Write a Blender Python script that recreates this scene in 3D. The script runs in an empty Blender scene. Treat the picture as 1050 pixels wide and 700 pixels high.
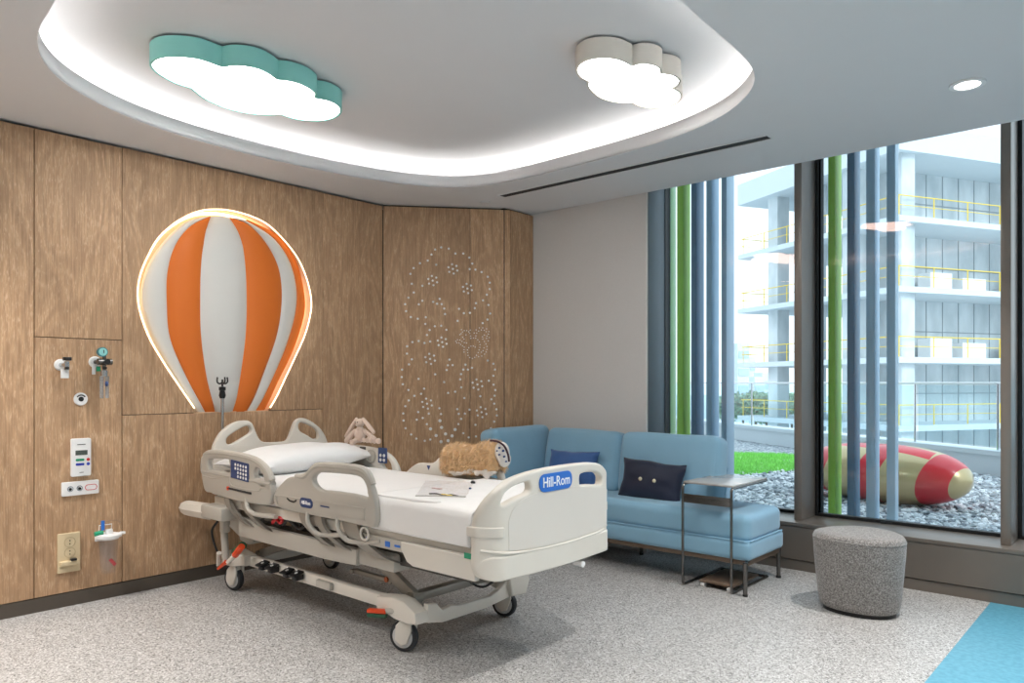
import bpy, bmesh, math, random
from mathutils import Vector, Matrix, noise
from mathutils.geometry import tessellate_polygon
random.seed(7)
R = math.radians
COL = bpy.context.scene.collection
# ------------------------------------------------------------------ camera
FPX, CX, HY, CAMH = 766.0, 525.0, 392.0, 1.30
TH = R(41.4); SN, CS = math.sin(TH), math.cos(TH)
def ray(px, py):
    u = (px-CX)/FPX
    return Vector((-SN+u*CS, CS+u*SN, (HY-py)/FPX))
EYE = Vector((0, 0, CAMH))
def onX(px, py, X): d = ray(px, py); return EYE + d*(X/d.x)
def onY(px, py, Y): d = ray(px, py); return EYE + d*(Y/d.y)
def onZ(px, py, Z): d = ray(px, py); return EYE + d*((Z-CAMH)/d.z)
def onPlane(px, py, P, N):
    d = ray(px, py); return EYE + d*((P-EYE).dot(N)/d.dot(N))
cam = bpy.data.cameras.new('camera'); camo = bpy.data.objects.new('camera', cam); COL.objects.link(camo)
cam.sensor_width = 36; cam.lens = 36*FPX/1050; cam.shift_y = (HY-350)/1050
camo.location = EYE; camo.rotation_euler = (R(90), 0, TH)
cam.clip_end = 2000
bpy.context.scene.camera = camo
vs = bpy.context.scene.view_settings
vs.view_transform = 'Standard'; vs.look = 'None'; vs.gamma = 1; vs.use_curve_mapping = False; vs.exposure = 0.45

# ------------------------------------------------------------------ materials
def lin(c):
    return tuple(((x/12.92) if x <= 0.04045 else ((x+0.055)/1.055)**2.4) for x in c)
def rgb(r, g, b): return lin((r/255, g/255, b/255))
def mat(name, col, rough=0.5, metal=0.0, var=0.05, vscale=8.0, bump=0.0, bscale=60.0, emit=None, estr=0.0, sheen=0.0, trans=0.0, coat=0.0, alpha=1.0, ior=1.5, spec=0.5):
    m = bpy.data.materials.new(name); m.use_nodes = True
    nt = m.node_tree; b = nt.nodes['Principled BSDF']
    b.inputs['Roughness'].default_value = rough; b.inputs['Metallic'].default_value = metal
    b.inputs['IOR'].default_value = ior
    b.inputs['Specular IOR Level'].default_value = spec
    b.inputs['Sheen Weight'].default_value = sheen; b.inputs['Coat Weight'].default_value = coat
    b.inputs['Transmission Weight'].default_value = trans; b.inputs['Alpha'].default_value = alpha
    tc = nt.nodes.new('ShaderNodeTexCoord')
    n = nt.nodes.new('ShaderNodeTexNoise'); n.inputs['Scale'].default_value = vscale; n.inputs['Detail'].default_value = 4
    nt.links.new(tc.outputs['Object'], n.inputs['Vector'])
    mx = nt.nodes.new('ShaderNodeMix'); mx.data_type = 'RGBA'
    mx.inputs[6].default_value = (*[max(0, x*(1-var)) for x in col], 1)
    mx.inputs[7].default_value = (*[min(1, x*(1+var)) for x in col], 1)
    nt.links.new(n.outputs['Fac'], mx.inputs[0]); nt.links.new(mx.outputs[2], b.inputs['Base Color'])
    if bump:
        n2 = nt.nodes.new('ShaderNodeTexNoise'); n2.inputs['Scale'].default_value = bscale; n2.inputs['Detail'].default_value = 3
        nt.links.new(tc.outputs['Object'], n2.inputs['Vector'])
        bp = nt.nodes.new('ShaderNodeBump'); bp.inputs['Strength'].default_value = bump; bp.inputs['Distance'].default_value = 0.01
        nt.links.new(n2.outputs['Fac'], bp.inputs['Height']); nt.links.new(bp.outputs['Normal'], b.inputs['Normal'])
    if emit:
        b.inputs['Emission Color'].default_value = (*emit, 1); b.inputs['Emission Strength'].default_value = estr
    return m
def N(nt, t, **kw):
    n = nt.nodes.new(t)
    for k, v in kw.items(): setattr(n, k, v)
    return n
def ramp(nt, stops):
    r = nt.nodes.new('ShaderNodeValToRGB'); e = r.color_ramp.elements
    while len(e) < len(stops): e.new(0.5)
    for i, (p, c) in enumerate(stops): e[i].position = p; e[i].color = (*c, 1)
    return r
def wood(name, base, dark, light):
    m = bpy.data.materials.new(name); m.use_nodes = True; nt = m.node_tree; L = nt.links.new
    b = nt.nodes['Principled BSDF']; b.inputs['Roughness'].default_value = 0.55
    tc = N(nt, 'ShaderNodeTexCoord'); geo = N(nt, 'ShaderNodeNewGeometry')
    off = N(nt, 'ShaderNodeVectorMath', operation='SCALE'); cv = N(nt, 'ShaderNodeCombineXYZ')
    for i in range(3): L(geo.outputs['Random Per Island'], cv.inputs[i])
    L(cv.outputs[0], off.inputs[0]); off.inputs['Scale'].default_value = 13.0
    add = N(nt, 'ShaderNodeVectorMath', operation='ADD'); L(tc.outputs['Object'], add.inputs[0]); L(off.outputs[0], add.inputs[1])
    def mp(s):
        k = N(nt, 'ShaderNodeMapping'); k.inputs['Scale'].default_value = s; L(add.outputs[0], k.inputs['Vector']); return k
    m1 = mp((1.6, 1.6, 0.45)); w = N(nt, 'ShaderNodeTexNoise'); w.inputs['Scale'].default_value = 2.5; w.inputs['Detail'].default_value = 3; w.inputs['Distortion'].default_value = 0.8
    L(m1.outputs[0], w.inputs['Vector'])
    # cathedral growth rings from a stretched noise
    mul = N(nt, 'ShaderNodeMath', operation='MULTIPLY'); mul.inputs[1].default_value = 46; L(w.outputs['Fac'], mul.inputs[0])
    sn = N(nt, 'ShaderNodeMath', operation='SINE'); L(mul.outputs[0], sn.inputs[0])
    m2 = mp((130, 130, 5)); fz = N(nt, 'ShaderNodeTexNoise'); fz.inputs['Scale'].default_value = 1.0; fz.inputs['Detail'].default_value = 4
    L(m2.outputs[0], fz.inputs['Vector'])
    m3 = mp((125, 125, 15)); fl = N(nt, 'ShaderNodeTexNoise'); fl.inputs['Scale'].default_value = 1.6; fl.inputs['Detail'].default_value = 5; fl.inputs['Distortion'].default_value = 0.6
    L(m3.outputs[0], fl.inputs['Vector'])
    c1 = ramp(nt, [(0.3, dark), (0.7, base)]); L(fz.outputs['Fac'], c1.inputs[0])
    big = N(nt, 'ShaderNodeTexNoise'); big.inputs['Scale'].default_value = 1.3; m4 = mp((1, 1, 0.5)); L(m4.outputs[0], big.inputs['Vector'])
    # light cerused pores, denser where the ring value is high
    rs = N(nt, 'ShaderNodeMath', operation='MULTIPLY_ADD'); rs.inputs[1].default_value = 0.035; L(sn.outputs[0], rs.inputs[0]); L(fl.outputs['Fac'], rs.inputs[2])
    fr = ramp(nt, [(0.53, (0, 0, 0)), (0.70, (0.6, 0.6, 0.6))]); L(rs.outputs[0], fr.inputs[0])
    mx = N(nt, 'ShaderNodeMix', data_type='RGBA'); L(fr.outputs[0], mx.inputs[0]); L(c1.outputs[0], mx.inputs[6]); mx.inputs[7].default_value = (*light, 1)
    # ring tone
    rg = N(nt, 'ShaderNodeMapRange'); rg.inputs['From Min'].default_value = -1; rg.inputs['To Min'].default_value = 0.90; rg.inputs['To Max'].default_value = 1.05; L(sn.outputs[0], rg.inputs['Value'])
    bg = N(nt, 'ShaderNodeMapRange'); bg.inputs['To Min'].default_value = 0.82; bg.inputs['To Max'].default_value = 1.18; L(big.outputs['Fac'], bg.inputs['Value'])
    isl = N(nt, 'ShaderNodeMapRange'); isl.inputs['To Min'].default_value = 0.93; isl.inputs['To Max'].default_value = 1.06; L(geo.outputs['Random Per Island'], isl.inputs['Value'])
    v1 = N(nt, 'ShaderNodeMath', operation='MULTIPLY'); L(rg.outputs[0], v1.inputs[0]); L(bg.outputs[0], v1.inputs[1])
    v2 = N(nt, 'ShaderNodeMath', operation='MULTIPLY'); L(v1.outputs[0], v2.inputs[0]); L(isl.outputs[0], v2.inputs[1])
    sc = N(nt, 'ShaderNodeVectorMath', operation='SCALE'); L(mx.outputs[2], sc.inputs[0]); L(v2.outputs[0], sc.inputs['Scale'])
    L(sc.outputs[0], b.inputs['Base Color'])
    bp = N(nt, 'ShaderNodeBump'); bp.inputs['Strength'].default_value = 0.12; bp.inputs['Distance'].default_value = 0.004
    L(fl.outputs['Fac'], bp.inputs['Height']); L(bp.outputs[0], b.inputs['Normal'])
    return m
M = {}
M['oak'] = wood('oak_veneer', rgb(200, 163, 127), rgb(168, 132, 99), rgb(222, 194, 163))
M['ceil'] = mat('ceiling_paint', rgb(222, 222, 224), 0.8, var=0.01)
M['wallgrey'] = mat('grey_wallcovering', rgb(216, 213, 211), 0.85, var=0.04, vscale=90, bump=0.15, bscale=300)
M['wallwhite'] = mat('white_wall_paint', rgb(225, 222, 218), 0.85, var=0.02)
M['bronze'] = mat('bronze_skirting', rgb(92, 84, 76), 0.45, 0.3, var=0.05)
M['base'] = mat('bronze_sill_metal', rgb(116, 108, 100), 0.36, 0.25, var=0.04)
M['mull'] = mat('bronze_mullion', rgb(132, 122, 114), 0.34, 0.3, var=0.04)
M['black'] = mat('black_gasket', rgb(18, 20, 22), 0.5)
M['dark'] = mat('dark_recess', rgb(40, 40, 42), 0.7)
M['bedplastic'] = mat('bed_plastic', rgb(222, 216, 206), 0.38, var=0.02, coat=0.1)
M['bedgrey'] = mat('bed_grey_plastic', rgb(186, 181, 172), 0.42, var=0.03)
M['bedpanel'] = mat('bed_panel_plastic', rgb(220, 214, 206), 0.5, var=0.02)
M['bedmetal'] = mat('bed_painted_steel', rgb(158, 152, 143), 0.4, 0.25, var=0.04)
M['beddark'] = mat('bed_dark_steel', rgb(84, 80, 76), 0.5, 0.3)
M['rubber'] = mat('rubber', rgb(48, 50, 54), 0.6)
M['disc'] = mat('castor_disc', rgb(196, 196, 196), 0.35)
M['sheet'] = mat('white_sheet', rgb(240, 238, 236), 0.85, var=0.02, bump=0.6, bscale=6, sheen=0.2)
M['pillow'] = mat('pillow_fabric', rgb(240, 240, 240), 0.85, var=0.02, bump=0.7, bscale=8)
M['bluelabel'] = mat('blue_label', rgb(42, 112, 205), 0.4, var=0.02)
M['navylabel'] = mat('navy_label', rgb(48, 70, 120), 0.4)
M['white'] = mat('white_plastic', rgb(238, 238, 238), 0.35, var=0.01)
M['whiteprint'] = mat('white_print', rgb(250, 250, 250), 0.5, var=0.0)
M['blackplastic'] = mat('black_plastic', rgb(22, 22, 24), 0.35)
M['orange_pedal'] = mat('orange_pedal', rgb(225, 75, 30), 0.4)
M['green_pedal'] = mat('green_pedal', rgb(40, 85, 60), 0.4)
M['red'] = mat('red_plastic', rgb(205, 40, 45), 0.4)
M['green'] = mat('green_plastic', rgb(30, 150, 110), 0.4)
M['blue'] = mat('blue_plastic', rgb(40, 60, 170), 0.4)
M['chrome'] = mat('chrome', rgb(200, 202, 205), 0.15, 1.0, var=0.0)
M['steel'] = mat('dark_chrome_tube', rgb(120, 118, 116), 0.25, 1.0)
M['sofa'] = mat('light_blue_upholstery', rgb(136, 180, 206), 0.85, var=0.06, vscale=6, bump=0.3, bscale=5, sheen=0.35)
M['bluecush'] = mat('mid_blue_fabric', rgb(60, 100, 160), 0.75, var=0.08, bump=0.3, bscale=14, sheen=0.3)
M['navycush'] = mat('navy_fabric', rgb(14, 26, 54), 0.6, var=0.1, bump=0.3, bscale=14, sheen=0.2)
M['button'] = mat('cream_button', rgb(225, 215, 185), 0.4)
M['walnut'] = mat('brown_rail', rgb(120, 100, 84), 0.45, 0.2)
M['tabletop'] = mat('table_top', rgb(190, 186, 182), 0.22, 0.3)
M['teal'] = mat('teal_lampshade', rgb(150, 222, 214), 0.6, var=0.03)
M['cream'] = mat('cream_lampshade', rgb(226, 220, 210), 0.6, var=0.02)
M['orange'] = mat('orange_padding', rgb(218, 112, 30), 0.6, var=0.03, vscale=3)
M['padwhite'] = mat('white_padding', rgb(212, 211, 207), 0.6, var=0.02)
M['nichewood'] = mat('niche_lining', rgb(235, 205, 170), 0.6)
M['bunny'] = mat('bunny_plush', rgb(226, 202, 186), 0.95, var=0.06, vscale=40, bump=0.6, bscale=160, sheen=0.5)
M['fur'] = mat('tan_fur', rgb(226, 190, 144), 0.95, var=0.2, vscale=45, sheen=0.5)
M['furw'] = mat('white_fur_lining', rgb(232, 226, 220), 0.95, var=0.08, vscale=30)
M['ivory'] = mat('ivory_socket', rgb(215, 196, 160), 0.4)
M['concrete'] = None
M['yellow'] = mat('yellow_railing', rgb(238, 205, 60), 0.5, var=0.0)
def emis(name, col, s):
    m = bpy.data.materials.new(name); m.use_nodes = True; nt = m.node_tree
    nt.nodes.remove(nt.nodes['Principled BSDF']); e = N(nt, 'ShaderNodeEmission')
    e.inputs[0].default_value = (*col, 1); e.inputs[1].default_value = s
    nt.links.new(e.outputs[0], nt.nodes['Material Output'].inputs[0]); return m
def clear(name, tint=(1, 1, 1), refl=(1, 1, 1), rough=0.0, body=0.0, bodycol=(1, 1, 1), boost=1.0):
    m = bpy.data.materials.new(name); m.use_nodes = True; nt = m.node_tree; L = nt.links.new
    nt.nodes.remove(nt.nodes['Principled BSDF'])
    t = N(nt, 'ShaderNodeBsdfTransparent'); t.inputs[0].default_value = (*tint, 1)
    g = N(nt, 'ShaderNodeBsdfGlossy'); g.inputs[0].default_value = (*refl, 1); g.inputs['Roughness'].default_value = rough
    f = N(nt, 'ShaderNodeLayerWeight'); f.inputs[0].default_value = 0.5
    pw = N(nt, 'ShaderNodeMath', operation='POWER'); pw.inputs[1].default_value = 5.0; L(f.outputs['Facing'], pw.inputs[0])
    mu = N(nt, 'ShaderNodeMath', operation='MULTIPLY_ADD'); mu.inputs[1].default_value = 0.9*boost; mu.inputs[2].default_value = 0.04*boost; L(pw.outputs[0], mu.inputs[0])
    mx = N(nt, 'ShaderNodeMixShader'); L(mu.outputs[0], mx.inputs[0]); L(t.outputs[0], mx.inputs[1]); L(g.outputs[0], mx.inputs[2])
    out = mx
    if body:
        d = N(nt, 'ShaderNodeBsdfDiffuse'); d.inputs[0].default_value = (*bodycol, 1)
        m2 = N(nt, 'ShaderNodeMixShader'); m2.inputs[0].default_value = body; L(mx.outputs[0], m2.inputs[1]); L(d.outputs[0], m2.inputs[2]); out = m2
    L(out.outputs[0], nt.nodes['Material Output'].inputs[0]); return m
M['glass'] = clear('window_glass', (0.88, 0.95, 0.98), (1.0, 0.62, 0.48), 0.0, boost=0.75)
M['railglass'] = clear('railing_glass', (0.86, 0.93, 0.95), (0.9, 1, 1))
M['plastic'] = clear('clear_plastic', (0.97, 0.97, 0.98), (1, 1, 1), 0.08, body=0.03, bodycol=(0.9, 0.9, 0.9), boost=0.4)
def concrete():
    m = bpy.data.materials.new('raw_concrete'); m.use_nodes = True; nt = m.node_tree; L = nt.links.new
    b = nt.nodes['Principled BSDF']; b.inputs['Roughness'].default_value = 0.9
    tc = N(nt, 'ShaderNodeTexCoord'); n = N(nt, 'ShaderNodeTexNoise'); n.inputs['Scale'].default_value = 0.9; n.inputs['Detail'].default_value = 7
    mp = N(nt, 'ShaderNodeMapping'); mp.inputs['Scale'].default_value = (1, 1, 0.5); L(tc.outputs['Object'], mp.inputs[0]); L(mp.outputs[0], n.inputs['Vector'])
    r = ramp(nt, [(0.3, rgb(178, 188, 192)), (0.7, rgb(216, 222, 224))]); L(n.outputs['Fac'], r.inputs[0]); L(r.outputs[0], b.inputs['Base Color'])
    return m
M['concrete'] = concrete()
M['slab'] = mat('slab_concrete', rgb(208, 216, 220), 0.9, var=0.04, vscale=1.5)
M['joint'] = mat('formwork_joint', rgb(150, 160, 166), 0.9)

# ------------------------------------------------------------------ mesh building
def frame(o=(0, 0, 0), u=(1, 0, 0), v=(0, 1, 0), n=(0, 0, 1)):
    m = Matrix.Identity(4)
    for i, a in enumerate((u, v, n)):
        for j in range(3): m[j][i] = a[j]
    for j in range(3): m[j][3] = o[j]
    return m
def rot(axis, deg): return Matrix.Rotation(R(deg), 4, axis)
def T(*p): return Matrix.Translation(Vector(p))
class MB:
    def __init__(s): s.bm = bmesh.new(); s.mi = 0
    def _fin(s, faces):
        for f in faces: f.material_index = s.mi
    def box(s, c, size, M4=None, bev=0.0, seg=2):
        bm = s.bm
        g = bmesh.ops.create_cube(bm, size=1.0); vs = g['verts']
        for v in vs: v.co = Vector((v.co.x*size[0], v.co.y*size[1], v.co.z*size[2]))
        fs = set(f for v in vs for f in v.link_faces)
        if bev:
            es = list(set(e for v in vs for e in v.link_edges))
            r = bmesh.ops.bevel(bm, geom=es, offset=bev, segments=seg, affect='EDGES', profile=0.5)
            vs = list(set(r['verts']) | set(v for v in vs if v.is_valid)); fs = set(f for v in vs for f in v.link_faces)
        m = T(*c) @ (M4 if M4 else Matrix.Identity(4))
        for v in vs: v.co = m @ v.co
        s._fin(fs); return s
    def b2(s, lo, hi, bev=0.0):
        return s.box([(a+b)/2 for a, b in zip(lo, hi)], [abs(b-a) for a, b in zip(lo, hi)], bev=bev)
    def loft(s, rings, closed=True, cap=True):
        bm = s.bm; R_ = [[bm.verts.new(p) for p in r] for r in rings]; fs = []
        n = len(R_[0])
        for a, b in zip(R_, R_[1:]):
            for i in range(n if closed else n-1):
                j = (i+1) % n
                try: fs.append(bm.faces.new((a[i], a[j], b[j], b[i])))
                except ValueError: pass
        if cap and closed:
            for r, rev in ((R_[0], True), (R_[-1], False)):
                try: fs.append(bm.faces.new(list(reversed(r)) if rev else r))
                except ValueError: pass
        s._fin(fs); return s
    def tube(s, pts, r, seg=10, closed=False, cap=True, flat=None):
        pts = [Vector(p) for p in pts]; n = len(pts); rings = []
        rr = r if isinstance(r, (list, tuple)) else [r]*n
        up = None
        for i, p in enumerate(pts):
            a = pts[(i-1) % n] if (closed or i > 0) else p; b = pts[(i+1) % n] if (closed or i < n-1) else p
            t = (b-a)
            t = t.normalized() if t.length > 1e-9 else Vector((0, 0, 1))
            if up is None:
                up = Vector((0, 0, 1)) if abs(t.z) < 0.9 else Vector((1, 0, 0))
            sd = t.cross(up).normalized(); up2 = sd.cross(t).normalized(); up = up2
            k = flat if flat else 1.0
            rings.append([p + sd*math.cos(2*math.pi*j/seg)*rr[i] + up2*math.sin(2*math.pi*j/seg)*rr[i]*k for j in range(seg)])
        if closed: rings.append(rings[0]); 
        if closed:
            bm = s.bm; RR = [[bm.verts.new(p) for p in q] for q in rings[:-1]]; fs = []
            for i in range(n):
                a, b = RR[i], RR[(i+1) % n]
                # match the starting offset when the frame twisted
                for j in range(seg): fs.append(bm.faces.new((a[j], a[(j+1) % seg], b[(j+1) % seg], b[j])))
            s._fin(fs); return s
        return s.loft(rings, True, cap)
    def cyl(s, p0, p1, r0, r1=None, seg=20):
        return s.tube([p0, p1], [r0, r0 if r1 is None else r1], seg)
    def lathe(s, prof, M4=None, seg=28):
        M4 = M4 or Matrix.Identity(4)
        rings = [[M4 @ Vector((r*math.cos(2*math.pi*j/seg), r*math.sin(2*math.pi*j/seg), z)) for j in range(seg)] for r, z in prof]
        return s.loft(rings)
    def ell(s, c, rad, M4=None, sub=3):
        g = bmesh.ops.create_icosphere(s.bm, subdivisions=sub, radius=1.0)
        m = T(*c) @ (M4 or Matrix.Identity(4))
        for v in g['verts']: v.co = m @ Vector((v.co.x*rad[0], v.co.y*rad[1], v.co.z*rad[2]))
        s._fin(set(f for v in g['verts'] for f in v.link_faces)); return s
    def prism(s, loops, M4, th, bevel=0.0, offset=True, slices=None, bend=None):
        """2D outline (+ holes) in the frame's u,v plane, thickness th centred on it"""
        cu = bpy.data.curves.new('tmp', 'CURVE'); cu.dimensions = '2D'; cu.fill_mode = 'BOTH'
        for lp in loops:
            sp = cu.splines.new('POLY'); sp.points.add(len(lp)-1); sp.use_cyclic_u = True
            for q, p in zip(sp.points, lp): q.co = (p[0], p[1], 0, 1)
        cu.extrude = max(1e-5, th/2-bevel); cu.bevel_depth = bevel; cu.bevel_resolution = 2
        if bevel and offset: cu.offset = -bevel
        ob = bpy.data.objects.new('tmp', cu); me = bpy.data.meshes.new_from_object(ob)
        t = bmesh.new(); t.from_mesh(me); bmesh.ops.remove_doubles(t, verts=t.verts, dist=1e-5)
        if slices:
            for ax, val in slices:
                nrm = (1, 0, 0) if ax == 0 else (0, 1, 0); co = (val, 0, 0) if ax == 0 else (0, val, 0)
                bmesh.ops.bisect_plane(t, geom=t.verts[:]+t.edges[:]+t.faces[:], plane_co=co, plane_no=nrm)
        for v in t.verts:
            c = v.co.copy()
            if bend: c = bend(c)
            v.co = M4 @ c
        for f in t.faces: f.material_index = s.mi
        m2 = bpy.data.meshes.new('tmp'); t.to_mesh(m2); t.free(); n0 = len(s.bm.faces)
        s.bm.from_mesh(m2)
        bpy.data.objects.remove(ob); bpy.data.curves.remove(cu); bpy.data.meshes.remove(me); bpy.data.meshes.remove(m2)
        return s
    def text(s, txt, size, M4, depth=0.001, align='CENTER', bold=0.0, sx=1.0):
        cu = bpy.data.curves.new('tmp', 'FONT'); cu.body = txt; cu.size = size; cu.extrude = depth; cu.align_x = align; cu.align_y = 'CENTER'; cu.offset = bold; cu.resolution_u = 4
        ob = bpy.data.objects.new('tmp', cu); me = bpy.data.meshes.new_from_object(ob)
        me.transform(M4 @ Matrix.Diagonal((sx, 1, 1, 1)))
        for p in me.polygons: p.material_index = s.mi
        s.bm.from_mesh(me); bpy.data.objects.remove(ob); bpy.data.curves.remove(cu); bpy.data.meshes.remove(me); return s
    def rbox(s, c, size, r, puff=(0, 0, 0), n=14, M4=None, wr=0.0, ws=6.0, seed=0.0):
        """rounded, puffed upholstery block"""
        h = [q/2 for q in size]; m = T(*c) @ (M4 or Matrix.Identity(4)); V = {}; fs = []
        def vert(i, j, k):
            if (i, j, k) not in V:
                p = [math.sin((-1+2*q/n)*math.pi/2) for q in (i, j, k)]
                q = Vector([p[a]*h[a] for a in range(3)]); inn = Vector([max(-(h[a]-r), min(h[a]-r, q[a])) for a in range(3)])
                d = q-inn
                if d.length > 1e-7: q = inn + d.normalized()*r
                for a in range(3):
                    e, f = (a+1) % 3, (a+2) % 3
                    q[a] += puff[a]*p[a]*(1-p[e]**2)*(1-p[f]**2)
                if wr: q += noise.noise_vector(q*ws + Vector((seed, seed*.7, 3.1)))*wr
                V[(i, j, k)] = s.bm.verts.new(m @ q)
            return V[(i, j, k)]
        for ax in range(3):
            for side in (0, n):
                for a in range(n):
                    for b in range(n):
                        q = []
                        for da, db in ((0, 0), (1, 0), (1, 1), (0, 1)):
                            t = [0, 0, 0]; t[ax] = side; t[(ax+1) % 3] = a+da; t[(ax+2) % 3] = b+db; q.append(vert(*t))
                        fs.append(s.bm.faces.new(q if side else q[::-1]))
        s._fin(fs); return s
    def pillow(s, w, h, t, M4, n=22, pinch=0.06, wr=0.006, seed=0.0):
        bm = s.bm; fs = []
        grid = {}
        for side in (1, -1):
            for i in range(n+1):
                for j in range(n+1):
                    x, y = -1+2*i/n, -1+2*j/n
                    e = i in (0, n) or j in (0, n)
                    if e and side == -1: continue
                    f = ((1-abs(x)**2.6)*(1-abs(y)**2.6))
                    z = side*t/2*f**0.5
                    sc = 1-pinch*(1-abs(x*y))*(abs(x)**4 if abs(x) > abs(y) else abs(y)**4)
                    X = x*w/2*(1-pinch*(1-y*y)*abs(x)**3); Y = y*h/2*(1-pinch*(1-x*x)*abs(y)**3)
                    p = Vector((X, Y, z)); p += noise.noise_vector(Vector((x*2.2, y*2.2, side+seed)))*wr
                    grid[(i, j, side)] = bm.verts.new(M4 @ p)
        def gv(i, j, sd): return grid.get((i, j, sd)) or grid[(i, j, 1)]
        for sd in (1, -1):
            for i in range(n):
                for j in range(n):
                    q = [gv(i, j, sd), gv(i+1, j, sd), gv(i+1, j+1, sd), gv(i, j+1, sd)]
                    if sd == -1: q.reverse()
                    try: fs.append(bm.faces.new(q))
                    except ValueError: pass
        s._fin(fs); return s
    def build(s, name, mats, parent=None, smooth=35, fixn=True):
        me = bpy.data.meshes.new(name)
        if fixn: bmesh.ops.recalc_face_normals(s.bm, faces=s.bm.faces[:])
        s.bm.to_mesh(me); s.bm.free()
        if not isinstance(mats, (list, tuple)): mats = [mats]
        for m in mats: me.materials.append(m)
        if smooth:
            me.polygons.foreach_set('use_smooth', [True]*len(me.polygons)); me.set_sharp_from_angle(angle=R(smooth))
        o = bpy.data.objects.new(name, me); COL.objects.link(o)
        if parent: o.parent = parent; o.matrix_parent_inverse = Matrix.Translation(-parent.location)
        return o
def tag(o, label=None, cat=None, group=None, kind=None):
    if label: o['label'] = label
    if cat: o['category'] = cat
    if group: o['group'] = group
    if kind: o['kind'] = kind
    return o
def thing(name, label, cat, loc=(0, 0, 0), group=None):
    o = bpy.data.objects.new(name, None); COL.objects.link(o); o.location = loc; o.empty_display_size = 0.1
    return tag(o, label, cat, group)
def struct(name, mb, m, parent=None, smooth=30):
    o = mb.build(name, m, parent, smooth)
    if not parent: o['kind'] = 'structure'
    return o
def cr(pts, k=6, closed=True):
    """Catmull-Rom through the points"""
    P = [Vector(p) for p in pts]; n = len(P); out = []
    for i in range(n if closed else n-1):
        g = (lambda q: P[q % n]) if closed else (lambda q: P[max(0, min(n-1, q))])
        a, b, c, d = g(i-1), g(i), g(i+1), g(i+2)
        for j in range(k):
            t = j/k
            out.append(0.5*((2*b)+(c-a)*t+(2*a-5*b+4*c-d)*t*t+(3*b-a-3*c+d)*t**3))
    if not closed: out.append(P[-1])
    return out
def z2(pts, sc, ox, oy): return [(ox+x/sc, oy+y/sc) for x, y in pts]
def offset_loop(P, d):
    n = len(P); out = []; A = sum(P[i][0]*P[(i+1) % n][1]-P[(i+1) % n][0]*P[i][1] for i in range(n))
    s = 1 if A > 0 else -1
    for i in range(n):
        a, b = P[i-1], P[(i+1) % n]; t = Vector((b[0]-a[0], b[1]-a[1])); t.normalize()
        out.append(Vector((P[i][0]+s*t.y*d, P[i][1]-s*t.x*d)))
    return out
def blob(name, parts, m, parent=None, voxel=0.006, smooth_it=6):
    """several ellipsoids fused into one continuous skin"""
    b = MB()
    for c, rad, M4 in parts: b.ell(c, rad, M4, 3)
    me = bpy.data.meshes.new('tmp'); b.bm.to_mesh(me); b.bm.free()
    o = bpy.data.objects.new('tmp', me); COL.objects.link(o)
    rm = o.modifiers.new('r', 'REMESH'); rm.mode = 'VOXEL'; rm.voxel_size = voxel
    sm = o.modifiers.new('s', 'SMOOTH'); sm.iterations = smooth_it; sm.factor = 0.5
    dg = bpy.context.evaluated_depsgraph_get(); me2 = bpy.data.meshes.new_from_object(o.evaluated_get(dg))
    bpy.data.objects.remove(o); me2.name = name; me2.materials.clear(); me2.materials.append(m)
    me2.polygons.foreach_set('use_smooth', [True]*len(me2.polygons))
    ob = bpy.data.objects.new(name, me2); COL.objects.link(ob)
    if parent: ob.parent = parent; ob.matrix_parent_inverse = Matrix.Translation(-parent.location)
    return ob
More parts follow.
